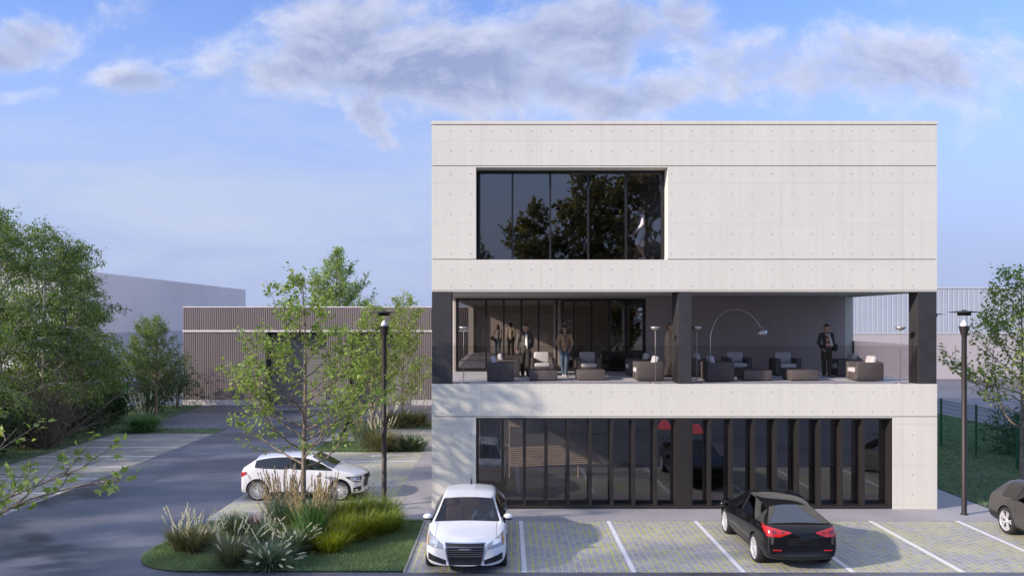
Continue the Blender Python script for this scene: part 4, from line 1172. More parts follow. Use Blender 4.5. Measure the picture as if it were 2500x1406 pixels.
def car(name, label, loc, rz, p):
    o = thing(name, label, 'car', loc, rz)
    ST = p['st']; vs = []; M_ = 10
    def half(s):
        k = s[0]; x, w, zb, zs = s[1:5]
        dz = zs - zb
        pts = [(0, zb), (.80 * w, zb), (.955 * w, zb + .06), (w, zb + .40 * dz), (.992 * w, zb + .76 * dz), (.945 * w, zs)]
        if k == 'H':
            zc = s[5]; e = zc - zs
            pts += [(.88 * w, zs + .45 * e), (.82 * w, zs + .65 * e), (.42 * w, zc - .012), (0, zc)]
        else:
            wt, zt, zr = s[5:8]
            pts += [(wt, zt), (wt - .04, zt + .038), (.5 * wt, zr - .008), (0, zr)]
        return pts
    nS = len(ST)
    for s in ST:
        bow = s[-1] if isinstance(s[-1], tuple) else (0,)
        for (y, z) in half(s): vs.append((s[1] - bow[0] * (y / .9) ** 2, y, z))
        for (y, z) in half(s)[1:-1]: vs.append((s[1] - bow[0] * (y / .9) ** 2, -y, z))
    W_ = 2 * M_ - 2
    def L(i, j): return i * W_ + j
    def Rr(i, j): return i * W_ + (j if j in (0, M_ - 1) else M_ + j - 1)
    fs = []; mi = []
    side = p['side']; wind = p['wind']; rear = p['rear']; pil = p['pillar']
    for i in range(nS - 1):
        for j in range(M_ - 1):
            m = 0
            if j == 5 and i in side: m = 4
            if j == 5 and i in pil: m = 1
            if j >= 7 and i == wind: m = 3
            if j >= 7 and i in rear: m = 5
            if j == 0: m = 1
            fs.append((L(i, j), L(i, j + 1), L(i + 1, j + 1), L(i + 1, j))); mi.append(m)
            fs.append((Rr(i, j), Rr(i + 1, j), Rr(i + 1, j + 1), Rr(i, j + 1))); mi.append(m)
    for i, fl in ((0, 1), (nS - 1, 0)):
        for j in range(M_ - 1):
            q = [L(i, j), L(i, j + 1), Rr(i, j + 1), Rr(i, j)]
            q = [a for n_, a in enumerate(q) if a not in q[:n_]]
            fs.append(tuple(q[::-1]) if fl else tuple(q)); mi.append(0)
    me = bpy.data.meshes.new('body')
    mats = [p['paint'], m_trimb, m_arch, g_carw if not p.get('dark') else g_car, g_car, p.get('rglass', g_car)]
    me.from_pydata(vs, [], fs)
    for m in mats: me.materials.append(m)
    me.polygons.foreach_set('material_index', mi)
    bm = bmesh.new(); bm.from_mesh(me); bmesh.ops.recalc_face_normals(bm, faces=bm.faces[:])
    cl = bm.edges.layers.float.get('crease_edge') or bm.edges.layers.float.new('crease_edge')
    for e in bm.edges:
        ms = {f.material_index for f in e.link_faces}
        if len(ms) > 1 and (ms & {3, 4, 5}): e[cl] = 1.0
    vl = bm.verts.layers.float.get('crease_vert') or bm.verts.layers.float.new('crease_vert')
    for v_ in bm.verts:
        for q in (3, 4, 5):
            if sum(1 for f in v_.link_faces if f.material_index == q) == 1 and len(v_.link_faces) > 2 and abs(v_.co.y) > .02: v_[vl] = .85
    bm.to_mesh(me); bm.free()
    tmp = bpy.data.objects.new('tmp_body', me); COL.objects.link(tmp)
    md = tmp.modifiers.new('s', 'SUBSURF'); md.levels = 3; md.render_levels = 3
    cut = MB()
    r = p['wr'] + .045; hw = max(s[2] for s in ST)
    for xa in p['axles']:
        for sg in (1, -1):
            ya, yb = (hw - .27, hw + .3) if sg > 0 else (-hw - .3, -hw + .27)
            n = 40
            v2 = [(xa + r * math.cos(2 * PI * k / n), y, p['wr'] + r * math.sin(2 * PI * k / n)) for y in (ya, yb) for k in range(n)]
            f2 = [(k, k + n, (k + 1) % n + n, (k + 1) % n) for k in range(n)] + [tuple(range(n)), tuple(range(n, 2 * n))[::-1]]
            cut.add(v2, f2, 2)
    co_ = cut.build('tmp_cut', mats)
    bm = bmesh.new(); bm.from_mesh(co_.data); bmesh.ops.recalc_face_normals(bm, faces=bm.faces[:]); bm.to_mesh(co_.data); bm.free()
    full0 = ev_mesh(tmp)
    b2 = tmp.modifiers.new('b', 'BOOLEAN'); b2.operation = 'DIFFERENCE'; b2.object = co_; b2.solver = 'EXACT'
    full = ev_mesh(tmp)
    bpy.data.objects.remove(tmp); bpy.data.objects.remove(co_)
    if len(full.polygons) < 500: full = full0
    bvm = bmesh.new(); bvm.from_mesh(full0); bvh = BVHTree.FromBMesh(bvm); bvm.free()
    def sub(nm, keep):
        bm = bmesh.new(); bm.from_mesh(full)
        bmesh.ops.delete(bm, geom=[f for f in bm.faces if f.material_index not in keep], context='FACES')
        m2 = bpy.data.meshes.new(nm); bm.to_mesh(m2); bm.free()
        for m in mats: m2.materials.append(m)
        m2.polygons.foreach_set('use_smooth', [True] * len(m2.polygons))
        m2.set_sharp_from_angle(angle=R(38))
        return link(nm, m2, o)
    body = sub('body', {0, 1, 2}); ws = sub('windscreen', {3}); sub('rear_window', {5})
    bm = bmesh.new(); bm.from_mesh(full)
    bmesh.ops.delete(bm, geom=[f for f in bm.faces if f.material_index != 4], context='FACES')
    todo = set(bm.faces)
    while todo:
        st = [todo.pop()]; isl_ = [st[0]]
        while st:
            f = st.pop()
            for e in f.edges:
                for f2 in e.link_faces:
                    if f2 in todo: todo.discard(f2); st.append(f2); isl_.append(f2)
        mq = MB(); ix = {}
        for f in isl_:
            for v_ in f.verts:
                if v_ not in ix: ix[v_] = len(mq.v); mq.v.append(v_.co[:])
            mq.f.append(tuple(ix[v_] for v_ in f.verts)); mq.m.append(0); mq.sm.append(True)
        mq.build('side_window', g_car, o, False)
    bm.free()
    for poly in full.polygons: pass
    # patches laid on the body
    def patch(nm, mat, view, u0, u1, top, bot, nu=14, nv=4, off=.006, parent=o):
        mb = MB(); V = []; ok = True
        for i in range(nu + 1):
            u_ = u0 + (u1 - u0) * i / nu
            a = top(u_) if callable(top) else top; b = bot(u_) if callable(bot) else bot
            for j in range(nv + 1):
                z = b + (a - b) * j / nv
                if view == 'front': org, d = Vector((6, u_, z)), Vector((-1, 0, 0))
                elif view == 'back': org, d = Vector((-6, u_, z)), Vector((1, 0, 0))
                elif view == 'top': org, d = Vector((u_, z, 6)), Vector((0, 0, -1))
                else: org, d = Vector((u_, 6 * view, z)), Vector((0, -view, 0))
                h = bvh.ray_cast(org, d)
                if h[0] is None:
                    V.append(None)
                else: V.append(h[0] + h[1] * off * (1 if h[1].dot(d) < 0 else -1))
        fs = []; idx = {}; vv = []
        def gi(k):
            if k not in idx: idx[k] = len(vv); vv.append(V[k])
            return idx[k]
        for i in range(nu):
            for j in range(nv):
                q = [i * (nv + 1) + j, (i + 1) * (nv + 1) + j, (i + 1) * (nv + 1) + j + 1, i * (nv + 1) + j + 1]
                if any(V[k] is None for k in q): continue
                fs.append([gi(k) for k in q])
        if not fs: return None
        mb.add(vv, fs, 0, True)
        return mb.build(nm, mat, parent, False)
    # wheels
    def wheel(xa, sg):
        wy = sg * (hw - .125)
        wo = bpy.data.objects.new('wheel', None); COL.objects.link(wo); wo.parent = o; wo.empty_display_size = .1
        wo.location = (xa, wy, p['wr'])
        R0 = p['wr']; rr = R0 * p.get('rim', .72)
        mb = MB(); mb.lathe([(rr, -.10), (R0 * .93, -.11), (R0, -.085), (R0, .085), (R0 * .93, .112), (rr, .10)], (0, 0, 0), 36, 'y'); mb.build('tyre', m_tyre, wo, False)
        mb = MB(); mb.lathe([(rr * 1.01, sg * -.09), (rr * .96, sg * .02), (rr * .97, sg * .09), (rr * 1.02, sg * .104)], (0, 0, 0), 36, 'y')
        n = p.get('spokes', 10); a_ = p.get('spw', .12)
        for k in range(n):
            t_ = 2 * PI * k / n
            for dt in (p.get('pair', (0,))):
                t2 = t_ + dt
                c, s_ = math.cos(t2), math.sin(t2); w0 = rr * a_ * .8; w1 = rr * a_
                ya, yb = sg * .055, sg * .09
                v2 = []
                for (rad, hw_, yy) in ((rr * .1, w0 * .8, sg * .075), (rr * .1, w0 * .8, sg * .045), (rr * .98, w1, sg * .095), (rr * .98, w1, sg * .05)):
                    for q in (-1, 1): v2.append((c * rad - s_ * hw_ * q * .5, yy, s_ * rad + c * hw_ * q * .5))
                mb.add(v2, [(0, 1, 5, 4), (2, 6, 7, 3), (0, 4, 6, 2), (1, 3, 7, 5)])
        mb.lathe([(0, sg * .085), (rr * .17, sg * .08), (rr * .2, sg * .05)], (0, 0, 0), 16, 'y')
        mb.build('rim', m_rim, wo, False)
        mb = MB(); mb.lathe([(0, sg * .0), (rr * .95, sg * .005)], (0, 0, 0), 24, 'y'); mb.build('brake_disc', m_arch, wo, False)
    for xa in p['axles']:
        for sg in (1, -1): wheel(xa, sg)
    # mirrors
    mx, mz, my = p['mirror']
    for sg in (1, -1):
        mb = MB(); mb.ball((mx, sg * (my + .11), mz + .03), (.085, .125, .075), 14); mb.tube([(mx, sg * (my - .06), mz - .03), (mx, sg * (my + .05), mz - .005)], [.03, .025], 8)
        q = mb.build('wing_mirror', p['paint'], o, False)
        mb = MB(); mb.ball((mx + .005, sg * (my + .11), mz - .012), (.08, .12, .045), 12); mb.build('mirror_base', m_trimb, q, False)
    # cabin
    x0, x1, yw, zf = p['cabin']
    mb = MB(); mb.box(x1 - .1, x0 + .25, -yw, yw, .30, .34); mb.build('cabin_floor', m_seatd, o, False)
    mb = MB(); mb.bbox(x0 - .28, x0 + .05, -yw + .02, yw - .02, zf - .32, zf - .05, .08); mb.build('dashboard', m_seatd, o, False)
    for sg in (1, -1):
        mb = MB(); mb.bbox(x0 - 1.0, x0 - .5, sg * .36 - .24, sg * .36 + .24, .42, .58, .06); mb.bbox(x0 - 1.12, x0 - .96, sg * .36 - .23, sg * .36 + .23, .55, 1.08, .07); mb.bbox(x0 - 1.14, x0 - 1.02, sg * .36 - .12, sg * .36 + .12, 1.10, 1.26, .05)
        mb.build('seat', p.get('seat', m_seatd), o, False)
    mb = MB(); mb.bbox(x1 + .15, x1 + .6, -yw + .08, yw - .08, .42, .6, .06); mb.bbox(x1 + .02, x1 + .2, -yw + .08, yw - .08, .55, 1.05, .07); mb.build('rear_bench', p.get('seat', m_seatd), o, False)
    mb = MB()
    mb.tube([(x0 - .33 + .05 * math.cos(a * PI / 8), .36 + .18 * math.sin(a * PI / 8), zf - .06 + .17 * math.cos(a * PI / 8)) for a in range(17)], .014, 6); mb.build('steering_wheel', m_trimb, o, False)
    # panel gaps, sills and handles
    for sg in (1, -1):
        for (xg, za, zb_) in p.get('gaps', ()):
            patch('panel_gap', m_trimb, sg, xg, xg + .010, zb_, za, 1, 10, .0015, body)
        for xh, zh in p.get('handles', ()):
            patch('door_handle', p['paint'] if not p.get('hchrome') else m_chrome, sg, xh, xh + .17, zh + .014, zh - .012, 4, 2, .022)
        a0, a1 = p['axles']
        patch('sill_trim', m_trimb, sg, a1 + r + .03, a0 - r - .03, .285, .20, 10, 2, .006)
    p['fn'](o, patch)
    return o

def lin(*pts):
    def f(x):
        for (a, b), (c, d) in zip(pts[:-1], pts[1:]):
            if (a <= x <= c) or (c <= x <= a): return b + (d - b) * (x - a) / (c - a)
        return pts[0][1] if abs(x - pts[0][0]) < abs(x - pts[-1][0]) else pts[-1][1]
    return f

# white saloon, nose to the road
def ws_detail(o, patch):
    gw = lin((-.46, .19), (.46, .19))
    gtop = lambda y: .735 - .02 * (abs(y) / .45) ** 4
    side_ = lambda z: .37 + (.46 - .37) * (z - .24) / .5
    g = patch('grille', m_trimb, 'front', -.45, .45, lambda y: .725, lambda y: .245 if abs(y) < .37 else .245 + (abs(y) - .37) / .08 * .42, 24, 10, .010)
    for k in range(8):
        z = .285 + k * .052; hw_ = side_(z) - .02
        patch('grille_bar', m_barg if k > 2 else m_trimb, 'front', -hw_, hw_, z + .011, z - .008, 18, 1, .022, g)
    # chrome frame round the grille
    patch('grille_frame', m_chrome, 'front', -.45, .45, .742, .722, 18, 1, .016, g)
    for sg in (1, -1):
        patch('grille_frame', m_chrome, 'front', sg * .365, sg * .455, lambda y: min(.25 + (abs(y) - .355) / .09 * .49, .735), lambda y: max(.25 + (abs(y) - .382) / .09 * .49, .24), 10, 2, .014, g)
        hl = patch('headlight', m_hl, 'front', sg * .50, sg * .865, lambda y: .70 + (abs(y) - .50) * .42, lambda y: .60 + max(0, abs(y) - .5) * .10, 14, 5, .008)
        patch('headlight_reflector', m_hlw, 'front', sg * .62, sg * .80, lambda y: .705 + (abs(y) - .5) * .34, lambda y: .655 + (abs(y) - .5) * .16, 8, 3, .013, hl)
        patch('indicator', m_amb, 'front', sg * .845, sg * .868, .80, .66, 2, 4, .014, hl)
        patch('bumper_intake', m_trimb, 'front', sg * .43, sg * .84, lambda y: .355 + (abs(y) - .43) * .34, lambda y: .25 + (abs(y) - .43) * .22, 14, 4, .008)
        patch('bonnet_crease', m_trimb, 'top', 2.3, 1.36, sg * .70 + .004, sg * .70 - .004, 14, 1, .001)
    mb = MB(); mb.tube([(-.95, 0, 1.43), (-1.02, 0, 1.50), (-1.06, 0, 1.56)], [.03, .014, .004], 6); mb.build('aerial', m_trimb, o, False)
white = car('white_saloon_car', 'white saloon car with wide chrome grille, parked nose to the road', (-.93, 21.72, .004), R(-90), dict(
    paint=m_white, wr=.345, axles=(1.62, -1.35), rim=.76, spokes=10, spw=.14, mirror=(1.02, .97, .86), cabin=(1.3, -1.2, .74, 1.0), seat=m_seat,
    st=[('H', 2.57, .60, .24, .50, .60, (.14,)), ('H', 2.53, .78, .20, .62, .735, (.16,)), ('H', 2.38, .90, .18, .70, .80, (.14,)), ('H', 2.05, .945, .17, .775, .87, (.06,)), ('H', 1.62, .96, .17, .85, .935), ('H', 1.32, .96, .17, .90, .975),
        ('C', .72, .96, .17, .935, .64, 1.345, 1.415), ('C', .02, .96, .17, .945, .655, 1.39, 1.46), ('C', -.07, .96, .17, .945, .655, 1.39, 1.46), ('C', -.80, .96, .17, .95, .64, 1.37, 1.445), ('C', -1.10, .955, .17, .95, .61, 1.32, 1.40),
        ('H', -1.78, .945, .2, .93, 1.01), ('H', -2.25, .91, .24, .90, .98), ('H', -2.48, .84, .3, .84, .93), ('H', -2.54, .74, .4, .76, .84)],
    side={5, 6, 8, 9}, wind=5, rear={10}, pillar={7}, gaps=((1.12, .25, .90), (-.03, .25, .94), (-1.0, .35, .94)), handles=((.08, .80), (-.95, .81)), fn=ws_detail))

# black saloon, tail to the road
def bs_detail(o, patch):
    for sg in (1, -1):
        tl = patch('tail_light', m_red, 'back', sg * .28, sg * .80, lambda y: .905 + (abs(y) - .28) * .20, lambda y: .885 - min(abs(y) - .28, .25) * .36, 16, 5, .010)
        patch('tail_light', m_red, sg, -2.10, -1.80, lambda x: 1.0 - abs(x + 1.80) * .05, lambda x: .84 + (x + 2.1) * .42, 8, 4, .010)
        patch('lamp_bulb', m_redd, 'back', sg * .60, sg * .70, .93, .86, 4, 3, .016, tl)
        patch('lamp_bulb', m_redd, 'back', sg * .43, sg * .50, .915, .875, 4, 3, .016, tl)
        patch('reflector', m_red, 'back', sg * .48, sg * .68, .505, .475, 6, 1, .010)
        patch('bumper_flank', m_grey, 'back', sg * .66, sg * .72, .80, .62, 3, 4, .003)
    patch('boot_gap', m_trimb, 'back', -.60, .60, .985, .977, 16, 1, .002)
    patch('boot_lip', m_black, 'back', -.30, .30, .835, .80, 12, 2, .02)
    patch('number_plate_recess', m_trimb, 'back', -.36, .36, .78, .62, 10, 3, .004)
    patch('lower_bumper', m_trimb, 'back', -.72, .72, .40, .27, 16, 3, .008)
    patch('roof_panel', m_black, 'top', .35, -.5, .5, -.5, 8, 8, .003)
black = car('black_saloon_car', 'glossy black saloon car parked nose to the building, red tail lights showing', (6.80, 21.74, .004), R(90), dict(
    paint=m_black, wr=.335, axles=(1.33, -1.37), rim=.76, spokes=5, pair=(-.16, .16), spw=.13, mirror=(.78, .90, .93), cabin=(1.0, -1.3, .68, .98), dark=True, rglass=g_sun,
    st=[('H', 2.27, .55, .26, .52, .60, (.2,)), ('H', 2.22, .74, .2, .64, .74, (.2,)), ('H', 2.0, .86, .18, .74, .84, (.1,)), ('H', 1.6, .90, .18, .84, .92), ('H', 1.02, .905, .18, .92, .99),
        ('C', .22, .905, .18, .955, .60, 1.355, 1.42), ('C', -.13, .905, .18, .965, .61, 1.38, 1.45), ('C', -.22, .905, .18, .965, .61, 1.38, 1.45), ('C', -.88, .90, .18, .99, .58, 1.34, 1.42), ('C', -1.32, .895, .18, 1.0, .545, 1.265, 1.355),
        ('H', -1.92, .87, .22, 1.0, 1.065), ('H', -2.16, .83, .26, .97, 1.04, (-.10,)), ('H', -2.27, .79, .28, .86, .90, (-.16,)), ('H', -2.31, .72, .36, .66, .72, (-.16,))],
    side={4, 5, 7, 8}, wind=4, rear={9}, pillar={6}, gaps=((.92, .25, .92), (-.18, .25, .96), (-1.05, .45, .98)), handles=((-.08, .84), (-1.0, .87)), fn=bs_detail))

# white hatchback
def hb_detail(o, patch):
    g = patch('grille', m_trimb, 'front', -.42, .42, lambda y: .76, lambda y: .34 + max(0, abs(y) - .25) * .5, 18, 8, .010)
    for k in range(6): patch('grille_bar', m_grey, 'front', -.36, .36, .43 + k * .055 + .008, .43 + k * .055 - .008, 12, 1, .02, g)
    for sg in (1, -1):
        hl = patch('headlight', m_trimb, sg, 1.42, 1.88, lambda x: .765 - (x - 1.42) * .01, lambda x: .745 - min((x - 1.42) * .55, .16), 12, 5, .008)
        patch('headlight_lens', m_hl, sg, 1.56, 1.84, lambda x: .745, lambda x: .72 - min((x - 1.42) * .36, .11), 10, 4, .013, hl)
        patch('headlight_reflector', m_hlw, sg, 1.66, 1.73, .72, .665, 4, 3, .018, hl)
        patch('running_light', m_hlw, sg, 1.60, 1.86, lambda x: .665 - (x - 1.6) * .10, lambda x: .645 - (x - 1.6) * .10, 8, 1, .016, hl)
        fl = patch('fog_light_intake', m_trimb, sg, 1.66, 1.88, lambda x: .415 + (x - 1.66) * .2, lambda x: .29 + (x - 1.66) * .1, 6, 3, .008)
        patch('fog_light', m_hlw, sg, 1.72, 1.79, .375, .315, 4, 3, .014, fl)
        patch('tail_light', m_red, sg, -1.98, -1.74, lambda x: .90 + (x + 1.98) * .12, lambda x: .72 + (x + 1.98) * .55, 8, 5, .008)
        patch('tail_light', m_red, 'back', sg * .50, sg * .82, .90, .76, 8, 4, .008)
    patch('front_lip', m_trimb, 'front', -.7, .7, .235, .20, 14, 1, .012)
hatch = car('white_hatchback_car', 'small white hatchback parked in the side bays behind the young maple', (-6.55, 28.05, .004), 0.0, dict(
    paint=m_white2, wr=.33, axles=(1.22, -1.40), rim=.78, spokes=28, spw=.075, mirror=(.62, .87, 1.0), cabin=(.9, -1.2, .66, 1.0), dark=False,
    st=[('H', 2.05, .58, .25, .52, .62, (.26,)), ('H', 2.02, .74, .21, .66, .77, (.26,)), ('H', 1.86, .84, .19, .77, .86, (.16,)), ('H', 1.5, .87, .18, .86, .94, (.05,)), ('H', .98, .875, .18, .95, 1.02),
        ('C', .30, .875, .18, .985, .64, 1.33, 1.395), ('C', -.33, .875, .18, .995, .655, 1.37, 1.43), ('C', -.42, .875, .18, .995, .655, 1.37, 1.43), ('C', -1.05, .875, .18, 1.01, .635, 1.35, 1.42), ('C', -1.50, .87, .18, 1.05, .585, 1.25, 1.355),
        ('H', -1.90, .85, .2, .98, 1.04), ('H', -2.02, .80, .22, .88, .94, (-.14,)), ('H', -2.08, .74, .28, .66, .72, (-.16,))],
    side={4, 5, 7, 8}, wind=4, rear={9}, pillar={6}, gaps=((.80, .25, .95), (-.50, .28, 1.0)), handles=((-.42, .84),), fn=hb_detail))

# grey estate, tail to the building, partly outside the frame
def es_detail(o, patch):
    for sg in (1, -1):
        mb = MB(); mb.tube([(.85, sg * .60, 1.44), (.75, sg * .605, 1.50), (0, sg * .615, 1.535), (-1.3, sg * .59, 1.515), (-1.75, sg * .57, 1.47), (-1.85, sg * .57, 1.43)], .018, 6); mb.build('roof_rail', m_trimb, o, False)
        patch('tail_light', m_redd, 'back', sg * .55, sg * .85, .93, .79, 8, 4, .008)
        patch('bumper_trim', m_trimb, sg, -2.42, -1.85, .50, .28, 8, 4, .007)
        patch('bumper_trim', m_trimb, sg, 1.95, 2.3, .48, .25, 8, 4, .007)
        patch('headlight', m_hl, 'front', sg * .5, sg * .84, .74, .63, 8, 4, .008)
        patch('window_chrome', m_chrome, sg, -1.5, .6, .985, .972, 16, 1, .008)
    patch('grille', m_trimb, 'front', -.42, .42, .72, .3, 10, 6, .01)
estate = car('grey_estate_car', 'dark grey estate car with black roof rails at the right edge', (14.42, 21.55, .004), R(-90), dict(
    paint=m_grey, wr=.36, axles=(1.45, -1.47), rim=.74, spokes=5, pair=(-.17, .17), spw=.13, mirror=(.85, .97, .95), cabin=(1.1, -1.6, .72, 1.0), dark=True,
    st=[('H', 2.42, .60, .26, .52, .62, (.2,)), ('H', 2.38, .80, .22, .66, .76, (.2,)), ('H', 2.2, .91, .2, .76, .86, (.12,)), ('H', 1.7, .95, .2, .86, .95), ('H', 1.15, .955, .2, .93, 1.0),
        ('C', .50, .955, .2, .96, .66, 1.37, 1.44), ('C', -.13, .955, .2, .965, .675, 1.41, 1.48), ('C', -.22, .955, .2, .965, .675, 1.41, 1.48), ('C', -.98, .955, .2, .975, .665, 1.40, 1.475), ('C', -1.06, .955, .2, .977, .662, 1.40, 1.472), ('C', -1.72, .94, .2, .99, .63, 1.35, 1.44), ('C', -1.90, .93, .2, .99, .60, 1.32, 1.41),
        ('H', -2.28, .92, .24, .98, 1.03), ('H', -2.40, .90, .26, .86, .92, (-.06,)), ('H', -2.46, .86, .32, .66, .72, (-.08,))],
    side={4, 5, 7, 9}, wind=4, rear={11}, pillar={6, 8}, gaps=((1.0, .28, .93), (-.18, .28, .96), (-1.0, .45, .97)), handles=((-.06, .86), (-.98, .88)), fn=es_detail))
# wheel-arch flare of the estate is part of its body colour trim
# ---------------------------------------------------------------- terrace furniture
def wicker(name, col):
    t = NT(name); tc = t.n('ShaderNodeTexCoord').outputs['Object']
    ws = []
    for ax in ('X', 'Z'):
        wv = t.n('ShaderNodeTexWave', wave_type='BANDS', bands_direction=ax); t.put(wv.inputs['Vector'], tc)
        wv.inputs['Scale'].default_value = 9 if ax == 'X' else 16; wv.inputs['Distortion'].default_value = .5; wv.inputs['Detail'].default_value = 2
        ws.append(wv.outputs['Fac'])
    wy = t.n('ShaderNodeTexWave', wave_type='BANDS', bands_direction='Y'); t.put(wy.inputs['Vector'], tc); wy.inputs['Scale'].default_value = 9
    h = t.math('MULTIPLY', t.math('MAXIMUM', ws[0], wy.outputs['Fac']), t.math('MULTIPLY_ADD', ws[1], .5, .5))
    n = t.noise(tc, 5, 3)
    c = t.mix(1.0, col, t.math('MULTIPLY', t.math('MULTIPLY_ADD', h, .55, .55), t.ramp(n, [(.3, .85), (.7, 1.1)])), 'MULTIPLY')
    b = t.bsdf(Base_Color=c, Roughness=.6); t.put(b.inputs['Normal'], t.bump(h, .6, .01))
    return t.out(b)
m_wick = wicker('dark_wicker', (.135, .115, .108))
m_cush = M('pale_cushion_fabric', (.62, .60, .60), .9, var=.08, vs=4, bump=.1, bs=80)
GA = 'wicker armchairs on the terrace'; GO = 'wicker footstools on the terrace'
def make_armchair():
    # faces -y; origin at floor centre
    o = thing('wicker_armchair', 'wicker armchair', 'armchair', (0, 0, 0), 0, GA)
    w, d, h = .45, .43, .60
    for sx in (-1, 1):
        mb = MB(); a, b = sorted((sx * w, sx * (w - .17))); mb.bbox(a, b, -d, d, .03, h, .025); mb.build('armrest', m_wick, o, False)
    mb = MB(); mb.bbox(-w + .172, w - .172, d - .18, d, .03, h + .02, .025); mb.build('backrest', m_wick, o, False)
    mb = MB(); mb.bbox(-w + .172, w - .172, -d + .01, d - .182, .03, .27, .02); mb.build('seat_base', m_wick, o, False)
    mb = MB(); mb.bbox(-w + .175, w - .175, -d - .02, d - .20, .272, .42, .045, seg=3); mb.build('seat_cushion', m_cush, o, False)
    bm_ = MB(); bm_.bbox(-w + .17, w - .17, -.08, .08, 0, .40, .06, seg=3)
    c = bm_.build('back_cushion', m_cush, o, False); c.location = (0, d - .27, .40); c.rotation_euler = (R(-14), 0, 0)
    return o
def make_stool():
    o = thing('wicker_footstool', 'wicker footstool', 'footstool', (0, 0, 0), 0, GO)
    mb = MB(); mb.bbox(-.45, .45, -.44, .44, .03, .34, .02); mb.build('body', m_wick, o, False)
    for sx in (-1, 1):
        for sy in (-1, 1):
            mb = MB(); mb.box(sx * .40 - .025, sx * .40 + .025, sy * .39 - .025, sy * .39 + .025, 0, .03); mb.build('foot', m_trimb, o, False)
    return o
def T(px, py): return G(px, py, Z1)
ac = make_armchair(); fs_ = make_stool()
chairs = [(T(1222, 932), 90, .45, 'wicker armchair seen from its side, nearest the left terrace column'), (T(1238, 924), 90, .95, 'wicker armchair seen from its side, just behind the one nearest the left column'),
          (T(1324, 915), 0, .43, 'wicker armchair with pale cushions to the right of the man in the suit'), (T(1438, 915), 0, .43, 'wicker armchair with pale cushions to the right of the woman in jeans'),
          (T(1588, 931), -90, .45, 'wicker armchair seen from its side, in front of the person in the beige coat'), (T(1572, 922), -90, .95, 'wicker armchair seen from its side, behind the one near the beige coat'),
          (T(1760, 932), 90, .45, 'wicker armchair seen from its side, below the foot of the arc lamp'), (T(1733, 923), 90, .95, 'wicker armchair next to the middle column, behind the arc lamp chair'),
          (T(1806, 915), 0, .43, 'wicker armchair with pale cushions below the globe of the arc lamp'), (T(1926, 917), 0, .43, 'wicker armchair with pale cushions to the left of the man in the scarf'),
          (T(2125, 931), -90, .45, 'wicker armchair seen from its side, nearest the right terrace column'), (T(2092, 922), -90, .95, 'wicker armchair behind the one nearest the right column, by the potted plant')]
for i, ((x, y), rz, dy, lab) in enumerate(chairs):
    o = ac if i == 0 else copy_tree(ac)
    o.location = (x, y + dy, Z1 + .001); o.rotation_euler = (0, 0, R(rz)); o['label'] = lab
stools = [(T(1327, 930), 'wicker footstool right of the man in the suit'), (T(1444, 929), 'wicker footstool right of the woman in jeans'),
          (T(1851, 930), 'wicker footstool under the globe of the arc lamp'), (T(1966, 930), 'wicker footstool left of the man in the scarf')]
for i, ((x, y), lab) in enumerate(stools):
    o = fs_ if i == 0 else copy_tree(fs_)
    o.location = (x, y + .45, Z1 + .001); o['label'] = lab
m_bowl = M('champagne_metal', (.50, .44, .39), .35, metal=.7, var=.05)
m_steel = M('brushed_steel', (.70, .69, .68), .22, metal=1.0, var=.03)
GL = 'bowl topped floor lamps on the terrace'
def floor_lamp(loc, lab):
    o = thing('floor_lamp', lab, 'floor lamp', (loc[0], loc[1], Z1), 0, GL)
    mb = MB(); mb.lathe([(0, 0), (.16, 0), (.16, .012), (.02, .022), (0, .022)], (0, 0, 0), 24); mb.build('base', m_bowl, o, False)
    mb = MB(); mb.tube([(0, 0, .02), (0, 0, 1.64)], .0125, 8); mb.build('pole', m_bowl, o, False)
    mb = MB(); mb.lathe([(.02, 1.63), (.08, 1.645), (.14, 1.69), (.162, 1.745), (.156, 1.745), (.13, 1.70), (.07, 1.66), (0, 1.65)], (0, 0, 0), 28); mb.build('bowl_shade', m_bowl, o, False)
for (px, py, lab) in ((1132, 936, 'bowl topped floor lamp beside the left terrace column'), (1600, 936, 'bowl topped floor lamp in front of the person in the beige coat'),
                      (1701, 935, 'bowl topped floor lamp right of the middle terrace column'), (2198, 936, 'bowl topped floor lamp beside the right terrace column')):
    floor_lamp(T(px, py), lab)
# arc lamp
ax_, ay_ = T(1736, 917)
o = thing('arc_floor_lamp', 'tall steel arc lamp with mirrored globe shade over the terrace seats', 'floor lamp', (ax_, ay_, Z1))
sa = FPX / ay_
def apt(px, py): return ((px - VPX) / sa - ax_, 0, CAMZ + (VPY - py) / sa - Z1)
mb = MB(); mb.bbox(-.14, .14, -.12, .12, 0, .16, .015); mb.build('base', M('white_marble', (.7, .69, .68), .3), o, False)
arcp = [(1735, 905), (1735, 860), (1734, 832), (1736, 812), (1742, 793), (1752, 776), (1766, 763), (1781, 756.5), (1797, 755), (1813, 757.5), (1829, 765), (1843, 778), (1853, 792), (1857, 800)]
mb = MB(); mb.tube([apt(*q) for q in arcp], .016, 8); mb.build('arc_pole', m_steel, o, False)
c = apt(1861, 809)
mb = MB(); mb.lathe([(.0, .15), (.06, .14), (.12, .10), (.16, .03), (.172, -.03), (.165, -.09), (.15, -.125), (.14, -.125), (.155, -.06), (.0, .12)], c, 28); mb.build('globe_shade', M('polished_shade', (.75, .74, .74), .28, metal=.7, var=.02), o, False)
mb = MB(); mb.tube([(c[0], 0, c[2] + .12), (c[0] - .02, 0, c[2] + .17)], .025, 8); mb.build('shade_cap', m_steel, o, False)
